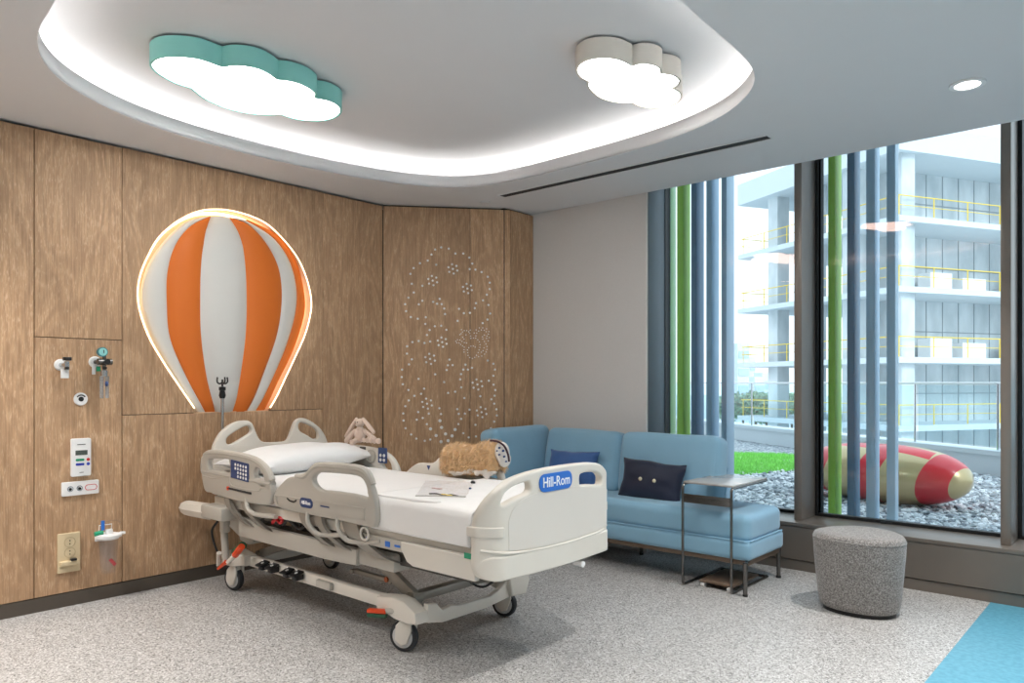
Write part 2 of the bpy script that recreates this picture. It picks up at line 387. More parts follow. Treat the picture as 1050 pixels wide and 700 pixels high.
# ================================================================== SETTING
XL, YG, YW, YGL, ZC, ZU = -4.81, 4.96, 5.18, 5.59, 2.75, 2.94
XR, YB = 3.0, -2.2
A_ = Vector((XL, 3.87, 0)); B_ = Vector((-4.13, 4.66, 0))
def floor_mat():
    m = bpy.data.materials.new('speckled_vinyl'); m.use_nodes = True; nt = m.node_tree; L = nt.links.new
    b = nt.nodes['Principled BSDF']
    tc = N(nt, 'ShaderNodeTexCoord')
    v = N(nt, 'ShaderNodeTexVoronoi'); v.inputs['Scale'].default_value = 165; L(tc.outputs['Object'], v.inputs['Vector'])
    bw = N(nt, 'ShaderNodeSeparateColor'); L(v.outputs['Color'], bw.inputs[0])
    r = ramp(nt, [(0.0, rgb(84, 82, 80)), (0.14, rgb(128, 125, 122)), (0.3, rgb(164, 162, 160)), (0.7, rgb(180, 178, 176)), (1.0, rgb(216, 215, 214))])
    r.color_ramp.interpolation = 'LINEAR'; L(bw.outputs[0], r.inputs[0])
    n = N(nt, 'ShaderNodeTexNoise'); n.inputs['Scale'].default_value = 1.2; n.inputs['Detail'].default_value = 3; L(tc.outputs['Object'], n.inputs['Vector'])
    mr = N(nt, 'ShaderNodeMapRange'); mr.inputs['To Min'].default_value = 0.93; mr.inputs['To Max'].default_value = 1.07; L(n.outputs['Fac'], mr.inputs['Value'])
    sc = N(nt, 'ShaderNodeVectorMath', operation='SCALE'); L(r.outputs[0], sc.inputs[0]); L(mr.outputs[0], sc.inputs['Scale'])
    sx = N(nt, 'ShaderNodeSeparateXYZ'); L(tc.outputs['Object'], sx.inputs[0])
    gt = N(nt, 'ShaderNodeMath', operation='GREATER_THAN'); gt.inputs[1].default_value = -0.80; L(sx.outputs[0], gt.inputs[0])
    lt = N(nt, 'ShaderNodeMath', operation='LESS_THAN'); lt.inputs[1].default_value = 0.35; L(sx.outputs[0], lt.inputs[0]); gl = N(nt, 'ShaderNodeMath', operation='MULTIPLY'); L(gt.outputs[0], gl.inputs[0]); L(lt.outputs[0], gl.inputs[1])
    mx = N(nt, 'ShaderNodeMix', data_type='RGBA'); L(gl.outputs[0], mx.inputs[0]); L(sc.outputs[0], mx.inputs[6])
    n3 = N(nt, 'ShaderNodeTexNoise'); n3.inputs['Scale'].default_value = 40; L(tc.outputs['Object'], n3.inputs['Vector'])
    rb = ramp(nt, [(0.35, rgb(78, 144, 168)), (0.65, rgb(96, 160, 182))]); L(n3.outputs['Fac'], rb.inputs[0]); L(rb.outputs[0], mx.inputs[7])
    L(mx.outputs[2], b.inputs['Base Color']); b.inputs['Roughness'].default_value = 0.42
    return m
M['floor'] = floor_mat()
g = MB().b2((XL-0.2, YB-0.1, -0.12), (XR+0.2, YGL+0.02, 0)); struct('floor', g, M['floor'])
# lower ceiling with the rounded recess
OUT = [(61, 1), (48, 13), (39, 30), (36.5, 46), (44, 66), (62, 84), (100, 107), (146, 127), (200, 144), (260, 160), (330, 175.5), (393, 187), (440, 192), (480, 193), (520, 188.5), (580, 172), (660, 153), (720, 131), (752, 113), (771, 94), (776, 80), (771, 66), (755, 51), (732, 30), (692, 0)]
rec = [onZ(x, y, ZC) for x, y in OUT]
rec = [Vector((p.x, p.y)) for p in rec] + [Vector((-1.33, 1.9)), Vector((-1.45, 1.25)), Vector((-2.0, 0.92)), Vector((-2.7, 0.88))]
rec = cr(rec, 4)
for _ in range(14): rec = [rec[i]*0.5+(rec[i-1]+rec[(i+1) % len(rec)])*0.25 for i in range(len(rec))]
mb = MB(); outer = [(XL-0.15, YB-0.1), (XR+0.1, YB-0.1), (XR+0.1, YG-0.02), (XL-0.15, YG-0.02)]
ROOM = [(XL-0.1, YB-0.05), (XR+0.05, YB-0.05), (XR+0.05, YG-0.02), (XL-0.1, YG-0.02)]
slots = []
mb.prism([outer, rec], T(0, 0, ZC+0.006), 0.012)
lip_o = offset_loop(rec, 0.012)
mb.prism([lip_o, rec], T(0, 0, ZC+0.0445), 0.085)                 # lip of the cove
cov = offset_loop(rec, 0.28); cov2 = offset_loop(rec, 0.30)
mb.prism([cov2, cov], T(0, 0, ZC+0.10), 0.19)                     # back of the cove
mb.prism([outer], T(0, 0, ZU+0.02), 0.04)                         # upper ceiling
mb.b2((XL-0.15, YG-0.02, ZC+0.0), (XR+0.1, YG, ZC+0.45))          # blind pocket front edge
mb.b2((XL-0.15, YG-0.02, ZC+0.43), (XR+0.1, YGL+0.2, ZC+0.50))
struct('ceiling', mb, M['ceil'], smooth=20)
M['led'] = emis('cove_led', (1.0, 0.97, 0.92), 19.0)
led = offset_loop(rec, 0.20)
o = MB().tube([(p.x, p.y, ZC+0.03) for p in led], 0.008, 6, closed=True).build('cove_light_strip', M['led']); tag(o, 'white LED strip hidden behind the lip of the rounded ceiling recess', 'light strip')
# air slot
mb = MB(); a, b = onZ(519, 202, ZC), onZ(784, 138, ZC); a = Vector((a.x, (a.y+b.y)/2, 0)); b = Vector((b.x, a.y, 0))
t = thing('air_vent', 'long narrow dark slot vent in the white ceiling near the windows', 'vent', ((a.x+b.x)/2, a.y, ZC))
MB().b2((a.x, a.y-0.036, ZC-0.003), (b.x, a.y+0.036, ZC+0.002)).build('slot', M['dark'], t)
mb = MB()
for s in (-1, 1): mb.b2((a.x-0.005, a.y+s*0.039-0.004, ZC-0.006), (b.x+0.005, a.y+s*0.039+0.004, ZC+0.002))
mb.build('frame', M['ceil'], t)
# left wall: oak panels on a dark backing
mb = MB(); mb.b2((XL-0.25, YB, 0), (XL-0.16, 5.2, 3.1)); struct('wall_left_backing', mb, M['dark']).name = 'wall_left'
GZ = 0.012; top = ZC-0.014
frL = lambda x: frame((x, 0, 0), (0, 1, 0), (0, 0, 1), (1, 0, 0))
JY = [-2.2, -1.0, -0.2, 0.55, 1.379, 1.85, 3.292, 3.866]
mb = MB(); J = 0.0022
def panel(y0, y1, z0, z1): mb.b2((XL-0.02, y0+J, z0+J), (XL, y1-J, z1-J), bev=0.0015)
for i in range(len(JY)-1):
    y0, y1 = JY[i], JY[i+1]
    if abs(y0-1.379) < 1e-3: panel(y0, y1, 0.08, 1.558); panel(y0, y1, 1.558, top)
    elif abs(y0-1.85) < 1e-3:
        panel(y0, y1, 0.08, 1.10)
    else: panel(y0, y1, 0.08, top)
# panel with the balloon niche cut in its lower edge
NO = z2([(210, 605), (170, 545), (120, 470), (78, 395), (53, 310), (60, 232), (100, 150), (140, 108), (185, 78), (225, 64), (262, 61), (300, 64), (350, 77), (395, 98), (430, 128), (465, 168), (490, 208), (510, 262), (518, 310), (514, 350), (500, 400), (478, 450), (450, 510), (425, 563), (405, 603)], 2.591, 120, 190)
NP = [onX(x, y, XL) for x, y in NO]; NP = [Vector((p.y, p.z)) for p in NP]
NP[0].y = NP[-1].y = 1.10+J
NC = cr(NP, 4, closed=False)
pl = [Vector((1.85+J, 1.10+J))] + NC + [Vector((3.292-J, 1.10+J)), Vector((3.292-J, top)), Vector((1.85+J, top))]
mb.prism([pl], frL(XL-0.01), 0.02)
w = struct('wall_left', mb, M['oak'], smooth=0)
# diagonal oak panels, end return
mb = MB(); dv = (B_-A_); dl = dv.length; dv.normalize(); dn = Vector((dv.y, -dv.x, 0))
frD = frame(A_, dv, (0, 0, 1), dn)
def dpan(u0, u1): mb.prism([[(u0+J, 0.08), (u1-J, 0.08), (u1-J, top), (u0+J, top)]], frD @ T(0, 0, -0.01), 0.02)
dm = 0.68*dl
dpan(0, dm); dpan(dm, dl)
struct('wall_corner', mb, M['oak'], smooth=0).name = 'wall_left_diagonal'
mb = MB(); mb.b2((-4.15, 4.66+J, 0.08), (-4.13, YG, top)); struct('wall_left_return', mb, M['oak'], smooth=0)
mb = MB(); mb.prism([[(0, 0), (dl, 0), (dl, 3.0), (0, 3.0)]], frD @ T(0, 0, -0.06), 0.06); mb.b2((-4.25, 4.62, 0), (-4.16, 5.3, 3.0)); mb.b2((XL-0.16, 1.0, 2.9), (XL-0.1, 4, 3.1))
struct('wall_left_core', mb, M['dark'], smooth=0)
mb = MB(); mb.b2((XL-0.03, YB, 0), (XL+0.004, 3.868, 0.078)); mb.prism([[(0, 0), (dl, 0), (dl, 0.078), (0, 0.078)]], frD @ T(0, 0, -0.012), 0.034); mb.b2((-4.16, 4.66, 0), (-4.126, YG, 0.078))
struct('baseboard_left', mb, M['bronze'])
# grey wall and its return at the window
XE = -3.0
mb = MB(); mb.b2((-4.3, YG, 0), (XE, YW+0.04, 3.2)); mb.b2((-4.3, YW+0.04, 0), (-3.30, YGL+0.1, 3.2)); mb.b2((XL-0.3, YG+0.05, 0), (-4.2, YGL+0.1, 3.2)); struct('wall_back', mb, M['wallgrey'])
mb = MB(); mb.b2((XE-0.004, YG-0.003, 0), (XE+0.004, YG+0.008, ZC)); struct('trim_1', mb, M['white'])
mb = MB(); mb.b2((XE, YG+0.008, 0.33), (XE+0.012, YW+0.03, 3.18), bev=0.002); struct('trim_2', mb, mat('grey_blue_reveal', rgb(112, 122, 130), 0.5, 0.3))
mb = MB(); mb.b2((XE-0.02, YW+0.03, 0.33), (XE+0.016, YW+0.075, 3.18)); struct('trim_2', mb, M['black'])
# window base
mb = MB(); mb.b2((XE-0.6, YW, 0.075), (XR, YGL+0.05, 0.30)); mb.b2((XE-0.6, YW+0.008, 0), (XR, YGL, 0.068)); mb.b2((XE-0.6, YW-0.004, 0.302), (XR, YGL+0.02, 0.33), bev=0.003); struct('trim_3', mb, M['base'])
# windows
MX = [-3.21, -1.971, -0.737, 0.50, 1.737, 2.974]  # bays out of view on the right are added to bring in daylight
for k in range(len(MX)-1):
    x0, x1 = MX[k], MX[k+1]
    mb = MB()
    mb.b2((x1-0.026, 5.28, 0.33), (x1+0.027, 5.55, 3.18), bev=0.003)       # mullion at the right of the bay
    w = struct('window_%d' % (k+1), mb, M['mull'])
    mb = MB(); ia, ib = x0+0.03, x1-0.026
    mb.b2((ia, 5.545, 0.33), (ib, 5.60, 0.352)); mb.b2((ia, 5.545, 3.13), (ib, 5.60, 3.18))
    mb.b2((ia, 5.545, 0.352), (ia+0.02, 5.60, 3.13)); mb.b2((ib-0.02, 5.545, 0.352), (ib, 5.60, 3.13)); mb.b2((x1-0.05, 5.55, 0.33), (x1+0.05, 5.66, 3.18))
    mb.build('window_gasket', M['black'], w)
    MB().b2((ia+0.012, 5.582, 0.34), (ib-0.012, 5.588, 3.16)).build('window_pane', M['glass'], w, fixn=True)
# unseen walls closing the room
mb = MB(); mb.b2((XL-0.2, YB-0.15, 0), (XR+0.2, YB, 3.1)); struct('wall_front', mb, M['wallwhite'])
mb = MB(); mb.b2((XR, YB, 0), (XR+0.15, YGL+0.1, 3.3)); struct('wall_right', mb, M['wallwhite'])

# ------------------------------------------------------------------ cloud lamps
ZB = 2.83
M['diff'] = emis('lamp_diffuser', (1.0, 0.98, 0.94), 12)
def cloud(name, label, pts, shade):
    P = [onZ(x, y, ZB) for x, y in pts]; P = [Vector((p.x, p.y)) for p in P]
    c = sum(P, Vector((0, 0)))/len(P)
    t = thing(name, label, 'ceiling lamp', (c.x, c.y, ZU), 'cloud ceiling lamps')
    inner = offset_loop(P, -0.012); MB().prism([inner], T(0, 0, ZU-0.015), 0.004).build('light_block_plate', M['dark'], t, smooth=0)  # unseen cap added to stop diffuser light leaking over the shade
    MB().prism([P, inner], T(0, 0, (ZB+ZU-0.012)/2), ZU-0.012-ZB).build('lamp_shade', shade, t, smooth=45)
    MB().prism([inner], T(0, 0, ZB+0.008), 0.006).build('diffuser', M['diff'], t, smooth=0)
    mm = offset_loop(P, -0.045); MB().prism([mm], T(0, 0, ZU-0.01), 0.02).build('mounting_plate', M['dark'], t, smooth=0)
# teal: lobes through traced points
def arcs(segs, k=7):
    out = []
    for s in segs: c = cr(s, k, closed=False); out += c[:-1]
    return [(p.x, p.y) for p in out]
S = (1050/220.)
def zz(l, sc, ox, oy): return [Vector((ox+x/sc, oy+y/sc)) for x, y in l]
teal = arcs([zz(l, S, 140, 20) for l in (
    [(262, 338), (180, 312), (105, 270), (68, 235), (66, 212), (95, 190), (150, 180), (230, 181), (320, 195), (420, 230)],
    [(420, 230), (470, 222), (540, 226), (610, 243), (660, 268), (694, 293)],
    [(694, 293), (740, 297), (800, 312), (850, 335), (882, 362), (878, 384)],
    [(878, 384), (930, 393), (975, 410), (1003, 435), (1000, 462), (965, 486), (900, 499), (820, 496), (760, 486), (706, 468)],
    [(706, 468), (620, 470), (520, 458), (430, 435), (340, 396), (290, 362), (262, 338)])])
cloud('cloud_ceiling_lamp', 'long cloud shaped ceiling lamp with teal sides, the left one', teal, M['teal'])
wh = arcs([zz(l, 7.0, 580, 25) for l in (
    [(157, 414), (100, 385), (70, 340), (85, 295), (140, 258), (220, 240), (310, 238), (390, 250), (450, 275), (480, 293)],
    [(480, 293), (530, 281), (590, 280), (650, 292), (690, 318), (693, 350)],
    [(693, 350), (750, 355), (800, 372), (828, 402), (815, 435), (778, 459)],
    [(778, 459), (825, 485), (838, 520), (810, 560), (740, 592), (650, 606), (560, 600), (505, 585), (470, 567)],
    [(470, 567), (400, 568), (310, 555), (230, 525), (170, 475), (150, 440), (157, 414)])])
cloud('cloud_ceiling_lamp', 'cloud shaped ceiling lamp with cream white sides, the right one', wh, M['cream'])
# downlight
M['dl'] = emis('downlight_lens', (1, 0.96, 0.9), 8.0)
def downlight(x, y, label, group=None):
    t = thing('downlight', label, 'downlight', (x, y, ZC), group)
    MB().prism([[(x+0.078*math.cos(a*math.pi/18), y+0.078*math.sin(a*math.pi/18)) for a in range(36)], [(x+0.056*math.cos(a*math.pi/18), y+0.056*math.sin(a*math.pi/18)) for a in range(36)]], T(0, 0, ZC-0.004), 0.008).build('trim_ring', M['white'], t)
    MB().lathe([(0.0, -0.003), (0.056, -0.003), (0.056, -0.0005), (0, -0.0005)], T(x, y, ZC), 32).build('lens', M['dl'], t)
    l = bpy.data.lights.new('downlight_lamp', 'SPOT'); l.energy = SPOT; l.spot_size = R(110); l.spot_blend = 0.8; l.shadow_soft_size = 0.05; l.color = (1, 0.97, 0.93)
    o = bpy.data.objects.new('downlight_lamp', l); COL.objects.link(o); o.location = (x, y, ZC-0.02); o.parent = t; o.matrix_parent_inverse = T(-x, -y, -ZC)
SPOT = 130
p = onZ(992, 86, ZC); downlight(p.x, p.y, 'round white recessed downlight in the ceiling near the windows')
for x, y in ((-0.74, 2.4), (-0.74, 0.6), (1.0, 4.2), (1.0, 2.4), (1.0, 0.6), (-2.6, -0.2), (-4.2, -0.2), (-4.15, 0.55)):  # unseen downlights, added as general fill for the room
    downlight(x, y, 'round recessed downlight added outside the visible ceiling to fill the room with light', 'added fill downlights over the rest of the room')
p = onZ(497, 207, ZC); t = thing('smoke_detector', 'small flat white round cap on the ceiling in front of the oak corner panel', 'ceiling fitting', (p.x, p.y, ZC))
MB().lathe([(0.0, -0.010), (0.035, -0.010), (0.045, -0.004), (0.045, 0)], T(p.x, p.y, ZC)).build('cap', M['ceil'], t)

# ------------------------------------------------------------------ balloon in its niche
t = thing('balloon_wall_lamp', 'padded orange and white hot air balloon in a glowing niche on the oak wall', 'wall lamp', (XL, (NP[0].x+NP[-1].x)/2, 1.10))
XN = -4.93
M['strip'] = emis('warm_niche_light', (1.0, 0.78, 0.5), 3.2)
# niche lining (back and rim)
clo = NC
mb = MB(); mb.prism([clo], frL(XN-0.006), 0.01); mb.build('niche_back', M['nichewood'], t, smooth=0)
mb = MB(); NCo = offset_loop(clo, 0.010)
mb.prism([NCo, clo], frL((XN+XL-0.022)/2), XL-0.022-XN); mb.build('niche_rim', M['nichewood'], t, smooth=45)
ins = offset_loop(clo, -0.007)
pts = [Vector((XL+0.002, p.x, p.y)) for p in ins][1:-1]
MB().tube(pts, 0.0042, 6).build('light_strip', M['strip'], t)
ins2 = offset_loop(clo, -0.02)
pts = [Vector((XN+0.02, p.x, p.y)) for p in ins2][2:-2]
MB().tube(pts, 0.01, 6).build('light_strip', M['strip'], t)
Bn = [
 [(238, 83), (180, 100), (112, 168), (75, 240), (66, 310), (88, 392), (133, 480), (182, 560), (212, 603)],
 [(245, 83), (190, 110), (150, 160), (130, 230), (128, 310), (135, 400), (165, 480), (205, 560), (232, 603)],
 [(249, 83), (230, 130), (218, 200), (215, 300), (217, 400), (230, 500), (244, 560), (258, 603)],
 [(298, 85), (320, 130), (333, 200), (338, 300), (335, 400), (322, 500), (312, 560), (303, 603)],
 [(303, 86), (350, 108), (400, 168), (428, 230), (434, 310), (420, 400), (380, 510), (360, 560), (340, 603)],
 [(340, 92), (410, 140), (455, 200), (475, 270), (472, 340), (445, 430), (400, 530), (363, 603)],
 [(348, 92), (430, 138), (477, 205), (498, 290), (496, 350), (470, 430), (420, 530), (386, 603)]]
XBf = -4.86
def resamp(P, n):
    P = cr(P, 10, closed=False); L = [0]
    for a, b in zip(P, P[1:]): L.append(L[-1]+(b-a).length)
    out = []
    for i in range(n):
        s = L[-1]*i/(n-1); k = max(j for j in range(len(L)) if L[j] <= s+1e-9); k = min(k, len(P)-2)
        f = (s-L[k])/max(1e-9, L[k+1]-L[k]); out.append(P[k].lerp(P[k+1], f))
    return out
curves = []
for c in Bn:
    q = [onX(x, y, XBf) for x, y in z2(c, 2.591, 120, 190)]; curves.append(resamp(q, 40))
yc = sum(p.y for p in curves[2]+curves[3])/80
for k in range(6):
    a, b = curves[k], curves[k+1]; mb = MB(); rings = []
    for i in range(40):
        w_ = (b[i]-a[i]).length; ring = []
        for j in range(9):
            f = j/8; p = a[i].lerp(b[i], f); bul = math.sin(math.pi*f)**0.6*min(0.03, w_*0.16)
            glob = 0.035*max(0, 1-((p.y-yc)/0.62)**2)
            p.x += bul + glob*min(1, i/6, (39-i)/4+0.4); ring.append(p)
        ring += [Vector((XBf-0.03, b[i].y, b[i].z)), Vector((XBf-0.03, a[i].y, a[i].z))]
        rings.append(ring)
    mb.loft(rings); mb.build('padded_gore', M['orange'] if k % 2 else M['padwhite'], t, smooth=50)

# ------------------------------------------------------------------ dotted flower art on the diagonal panel
def onD(px, py): return onPlane(px, py, A_, dn)
t = thing('dotted_wall_art', 'white dots forming a large flower and a small animal on the oak corner panel', 'wall art', A_ + dv*0.55 + Vector((0, 0, 1.1)))
frames = frD
def dots(name, pts, r):
    mb = MB()
    for x, y in pts:
        p = onD(x, y); q = frD.inverted() @ p
        mb.lathe([(r, 0.0), (r, 0.002), (r*0.6, 0.004), (0.0005, 0.004)], frD @ T(q.x, q.y, 0.0), 12)
    return mb.build(name, M['whiteprint'], t)
U = z2([(335, 79), (380, 87), (299, 92), (277, 122), (254, 158), (208, 174), (170, 203), (151, 238), (159, 297), (171, 349), (139, 380), (119, 419), (125, 461), (153, 496), (195, 506), (243, 497), (240, 537), (266, 573), (250, 603), (297, 551), (335, 548), (366, 572), (420, 116), (467, 116), (503, 140), (521, 176), (505, 209), (540, 212), (577, 227), (614, 255), (626, 290), (625, 328), (608, 362), (585, 396), (618, 424), (628, 475), (612, 511), (583, 532), (433, 519), (442, 447), (471, 473), (507, 471), (536, 443), (543, 413), (305, 183), (222, 309), (222, 398), (201, 420), (287, 405), (326, 387), (310, 416), (338, 419), (353, 445), (358, 478), (132, 671), (163, 646), (200, 639), (235, 651), (269, 642)], 5.837, 395, 240)
D2 = [(120, 81), (120, 121), (147, 152), (131, 180), (93, 209), (91, 250), (97, 290), (128, 322), (161, 354), (130, 379), (111, 411), (99, 451), (101, 490), (112, 533), (143, 567), (172, 590), (218, 602), (249, 595), (276, 235), (184, 260), (215, 314), (198, 343), (182, 443), (174, 485), (207, 476), (241, 452), (230, 510), (299, 422), (308, 454), (355, 154), (346, 185), (372, 184), (339, 211), (325, 278), (347, 338), (386, 331), (420, 307), (414, 263), (419, 234), (431, 209), (456, 209), (443, 182), (479, 199), (437, 366), (398, 427), (406, 453), (440, 452), (465, 430), (419, 481), (404, 510), (431, 560), (461, 583), (501, 578), (545, 563), (583, 533), (602, 496), (616, 462), (614, 428), (602, 397), (586, 373), (604, 353), (608, 322), (598, 292), (572, 270), (597, 243), (606, 209), (597, 177), (566, 159), (525, 356), (498, 514)]
BIG = [(302, 491), (311, 528), (250, 536), (281, 573), (333, 564), (369, 575), (386, 540), (308, 607), (347, 601), (338, 641)]
for q in z2(BIG, 5.385, 395, 340): dots('dot', [q], 0.0135)
ALLD = U + z2(D2, 5.385, 395, 340)
for q in ALLD[:90]: dots('dot', [q], 0.0095)
dots('small_dots', ALLD[90:], 0.0095)['kind'] = 'stuff'
for (x, y, sc, ox, oy) in ((405, 208, 5.837, 395, 240), (284, 278, 5.837, 395, 240), (492, 325, 5.837, 395, 240), (341, 646, 5.837, 395, 240), (248, 150, 5.385, 395, 340), (509, 291, 5.385, 395, 340), (231, 397, 5.385, 395, 340), (532, 444, 5.385, 395, 340)):
    pt = [(x, y)] + [(x+28*math.cos(R(60*i+20)), y+28*math.sin(R(60*i+20))) for i in range(6)]
    dots('dot_flower', z2(pt, sc, ox, oy), 0.0092)
an = [(170,150),(185,187),(165,213),(215,165),(252,165),(308,158),(283,183),(298,207),(240,232),(313,250),(145,228),(190,268),(210,298),(145,312),(108,308),(82,330),(97,355),(133,357),(178,333),(215,352),(250,358),(157,380),(187,403),(213,423),(210,463),(210,500),(283,433),(318,408),(354,405),(385,423),(263,467),(267,510),(272,552),(298,585),(340,600),(376,583),(404,550),(430,508),(445,466),(457,425),(459,385),(449,340),(424,309),(392,283),(357,281),(317,285),(395,247),(368,202),(408,203),(398,153),(438,172),(449,122),(481,155),(502,122),(525,160),(561,137),(556,182),(598,180),(590,219),(568,250),(605,273),(562,285),(589,325),(527,235),(498,262),(502,298),(527,335),(551,373),(568,412),(569,458),(556,498),(530,532),(486,562),(437,572),(520,433),(508,477),(481,502)]
dots('dot_animal', z2(an, 15.217, 462, 328), 0.0048)['kind'] = 'stuff'
# ================================================================== WALL FITTINGS (left wall)
def LW(px, py): return onX(px, py, XL)
def wf(p): return frame((XL, p.y, p.z), (0, 1, 0), (0, 0, 1), (1, 0, 0))   # u along the wall, v up, n into the room
def rrect(w, h, r, k=5, cx=0, cy=0):
    out = []
    for sx, sy, a0 in ((1, 1, 0), (-1, 1, 90), (-1, -1, 180), (1, -1, 270)):
        for i in range(k+1):
            a = R(a0+90*i/k); out.append((cx+sx*(w/2-r)+r*math.cos(a), cy+sy*(h/2-r)+r*math.sin(a)))
    return out
def circ(r, k=24, cx=0, cy=0): return [(cx+r*math.cos(2*math.pi*i/k), cy+r*math.sin(2*math.pi*i/k)) for i in range(k)]
# gas outlet with black adapter
p = LW(62, 374); F_ = wf(p)
t = thing('gas_outlet', 'white wall gas outlet with a black topped adapter, upper left of the fittings', 'gas outlet', (XL, p.y, p.z))
MB().lathe([(0.0, 0), (0.034, 0), (0.034, 0.006), (0.028, 0.012), (0, 0.012)], F_).build('rosette', M['white'], t)
MB().cyl(F_ @ Vector((0, 0, 0.01)), F_ @ Vector((0.012, 0, 0.075)), 0.013).cyl(F_ @ Vector((0.012, -0.03, 0.065)), F_ @ Vector((0.012, 0.02, 0.065)), 0.014).build('adapter_body', M['chrome'], t)
MB().box(F_ @ Vector((0.014, 0.034, 0.065)), (0.036, 0.040, 0.020), bev=0.004).build('knob', M['blackplastic'], t)
MB().ell(F_ @ Vector((0.012, -0.018, 0.068)), (0.016, 0.013, 0.012)).build('lower_knob', M['blackplastic'], t)
MB().box(F_ @ Vector((0.006, -0.052, 0.05)), (0.012, 0.042, 0.05), bev=0.003).build('tag', M['white'], t)
# flowmeter
p = LW(97, 371); F_ = wf(p)
t = thing('oxygen_flowmeter', 'wall oxygen flowmeter with round teal gauge, chrome valve and clear tubes', 'flowmeter', (XL, p.y, p.z))
MB().lathe([(0.0, 0), (0.034, 0), (0.034, 0.006), (0.028, 0.012), (0, 0.012)], F_).build('rosette', M['white'], t)
MB().cyl(F_ @ Vector((0, 0, 0.01)), F_ @ Vector((0.02, 0, 0.09)), 0.012).cyl(F_ @ Vector((0.025, -0.05, 0.08)), F_ @ Vector((0.025, 0.05, 0.08)), 0.010).cyl(F_ @ Vector((-0.012, 0, 0.08)), F_ @ Vector((0.066, 0, 0.08)), 0.019).build('valve_body', M['steel'], t)
G2 = F_ @ T(0.012, 0.058, 0.085)
MB().lathe([(0.0, -0.014), (0.028, -0.014), (0.028, 0.010), (0.0, 0.010)], G2, 28).build('gauge_housing', mat('gauge_teal', rgb(40, 130, 140), 0.3), t)
gd = MB().lathe([(0.0, 0.0105), (0.023, 0.0105), (0.023, 0.012), (0.0, 0.012)], G2, 28).build('gauge_dial', mat('gauge_face', rgb(150, 215, 215), 0.3), t)
MB().box(G2 @ Vector((0.004, 0.002, 0.0135)), (0.002, 0.004, 0.02)).build('gauge_needle', M['blackplastic'], gd)
MB().lathe([(0.0, 0), (0.016, 0), (0.016, 0.012), (0.006, 0.012), (0.0, 0.012)], F_ @ T(0.032, 0, 0.10), 16).build('valve_knob', M['blackplastic'], t)
MB().box(F_ @ Vector((0.0, -0.042, 0.06)), (0.02, 0.02, 0.03), bev=0.003).build('green_connector', M['green'], t)
MB().box(F_ @ Vector((-0.012, -0.045, 0.02)), (0.012, 0.018, 0.06), bev=0.002).build('tag', M['white'], t)
MB().ell(F_ @ Vector((0.025, -0.036, 0.085)), (0.014, 0.014, 0.010)).build('coupling', M['blackplastic'], t)
MB().cyl(F_ @ Vector((0.025, -0.05, 0.08)), F_ @ Vector((0.025, -0.085, 0.08)), 0.022, 0.019).build('chrome_head', M['chrome'], t)
for dx in (-0.012, 0.018):
    MB().cyl(F_ @ Vector((0.022+dx, -0.085, 0.08)), F_ @ Vector((0.022+dx, -0.215, 0.08)), 0.012, 0.010, 14).build('flow_tube', mat('tube_clear_%d' % (dx > 0), rgb(205, 212, 218), 0.1, trans=0.75), t)
MB().ell(F_ @ Vector((0.035, -0.13, 0.088)), (0.008, 0.010, 0.016)).build('needle_valve', M['navylabel'], t)
# small round outlet
p = LW(82.5, 409); F_ = wf(p)
t = thing('round_wall_outlet', 'small round white outlet with black centre on the oak wall', 'outlet', (XL, p.y, p.z))
MB().lathe([(0.0, 0), (0.038, 0), (0.038, 0.006), (0.033, 0.010), (0, 0.010)], F_).build('rosette', M['white'], t)
MB().lathe([(0.0, 0.0095), (0.014, 0.0095), (0.014, 0.013), (0.0, 0.013)], F_).tube([F_ @ Vector((0.024*math.cos(R(a)), 0.024*math.sin(R(a)), 0.011)) for a in range(30, 151, 12)], 0.0035, 6).build('socket_core', M['blackplastic'], t)
# nurse call handset on the wall
p = LW(82, 468.5); F_ = wf(p)
t = thing('nurse_call_panel', 'tall white wall panel with small screen and coloured buttons', 'control panel', (XL, p.y, p.z))
w_, h_ = 0.106, 0.222
MB().prism([rrect(w_, h_, 0.01)], F_ @ T(0, 0, 0.012), 0.024, 0.004).build('housing', M['white'], t)
MB().box((F_ @ Vector((0, 0.028, 0.0245))), (0.002, 0.064, 0.028)).build('screen', mat('lcd', rgb(84, 92, 88), 0.2), t)
for (u, v, m, ww) in ((-0.008, -0.014, 'green', 0.046), (-0.008, -0.040, 'blue', 0.046)):
    MB().prism([rrect(ww, 0.014, 0.006)], F_ @ T(u, v, 0.0245), 0.003).build('button', M[m], t)
for (u, v, m) in ((0.036, -0.014, 'red'), (0.036, -0.040, 'blue')):
    MB().prism([circ(0.009)], F_ @ T(u, v, 0.0245), 0.003).build('button', M[m], t)
mb = MB(); mb.box(F_ @ Vector((0, 0.076, 0.0245)), (0.001, 0.044, 0.004)); mb.box(F_ @ Vector((0, -0.088, 0.0245)), (0.001, 0.022, 0.003)); mb.build('print', M['dark'], t, smooth=0)
# white socket plate
p = LW(82, 500); F_ = wf(p)
t = thing('socket_plate', 'wide white socket plate below the coloured button panel', 'socket', (XL, p.y, p.z))
MB().prism([rrect(0.20, 0.082, 0.006)], F_ @ T(0, 0, 0.006), 0.012, 0.003).build('cover_plate', M['white'], t)
for u in (-0.055, -0.006):
    MB().prism([circ(0.016), circ(0.012)], F_ @ T(u, 0, 0.0125), 0.003).build('socket_ring', M['chrome'], t)
    MB().prism([circ(0.0085)], F_ @ T(u, -0.002, 0.0125), 0.002).build('socket_hole', M['blackplastic'], t)
MB().prism([rrect(0.066, 0.034, 0.0165), rrect(0.060, 0.028, 0.0138)], F_ @ T(0.056, 0, 0.0125), 0.002).build('red_ring', M['red'], t)
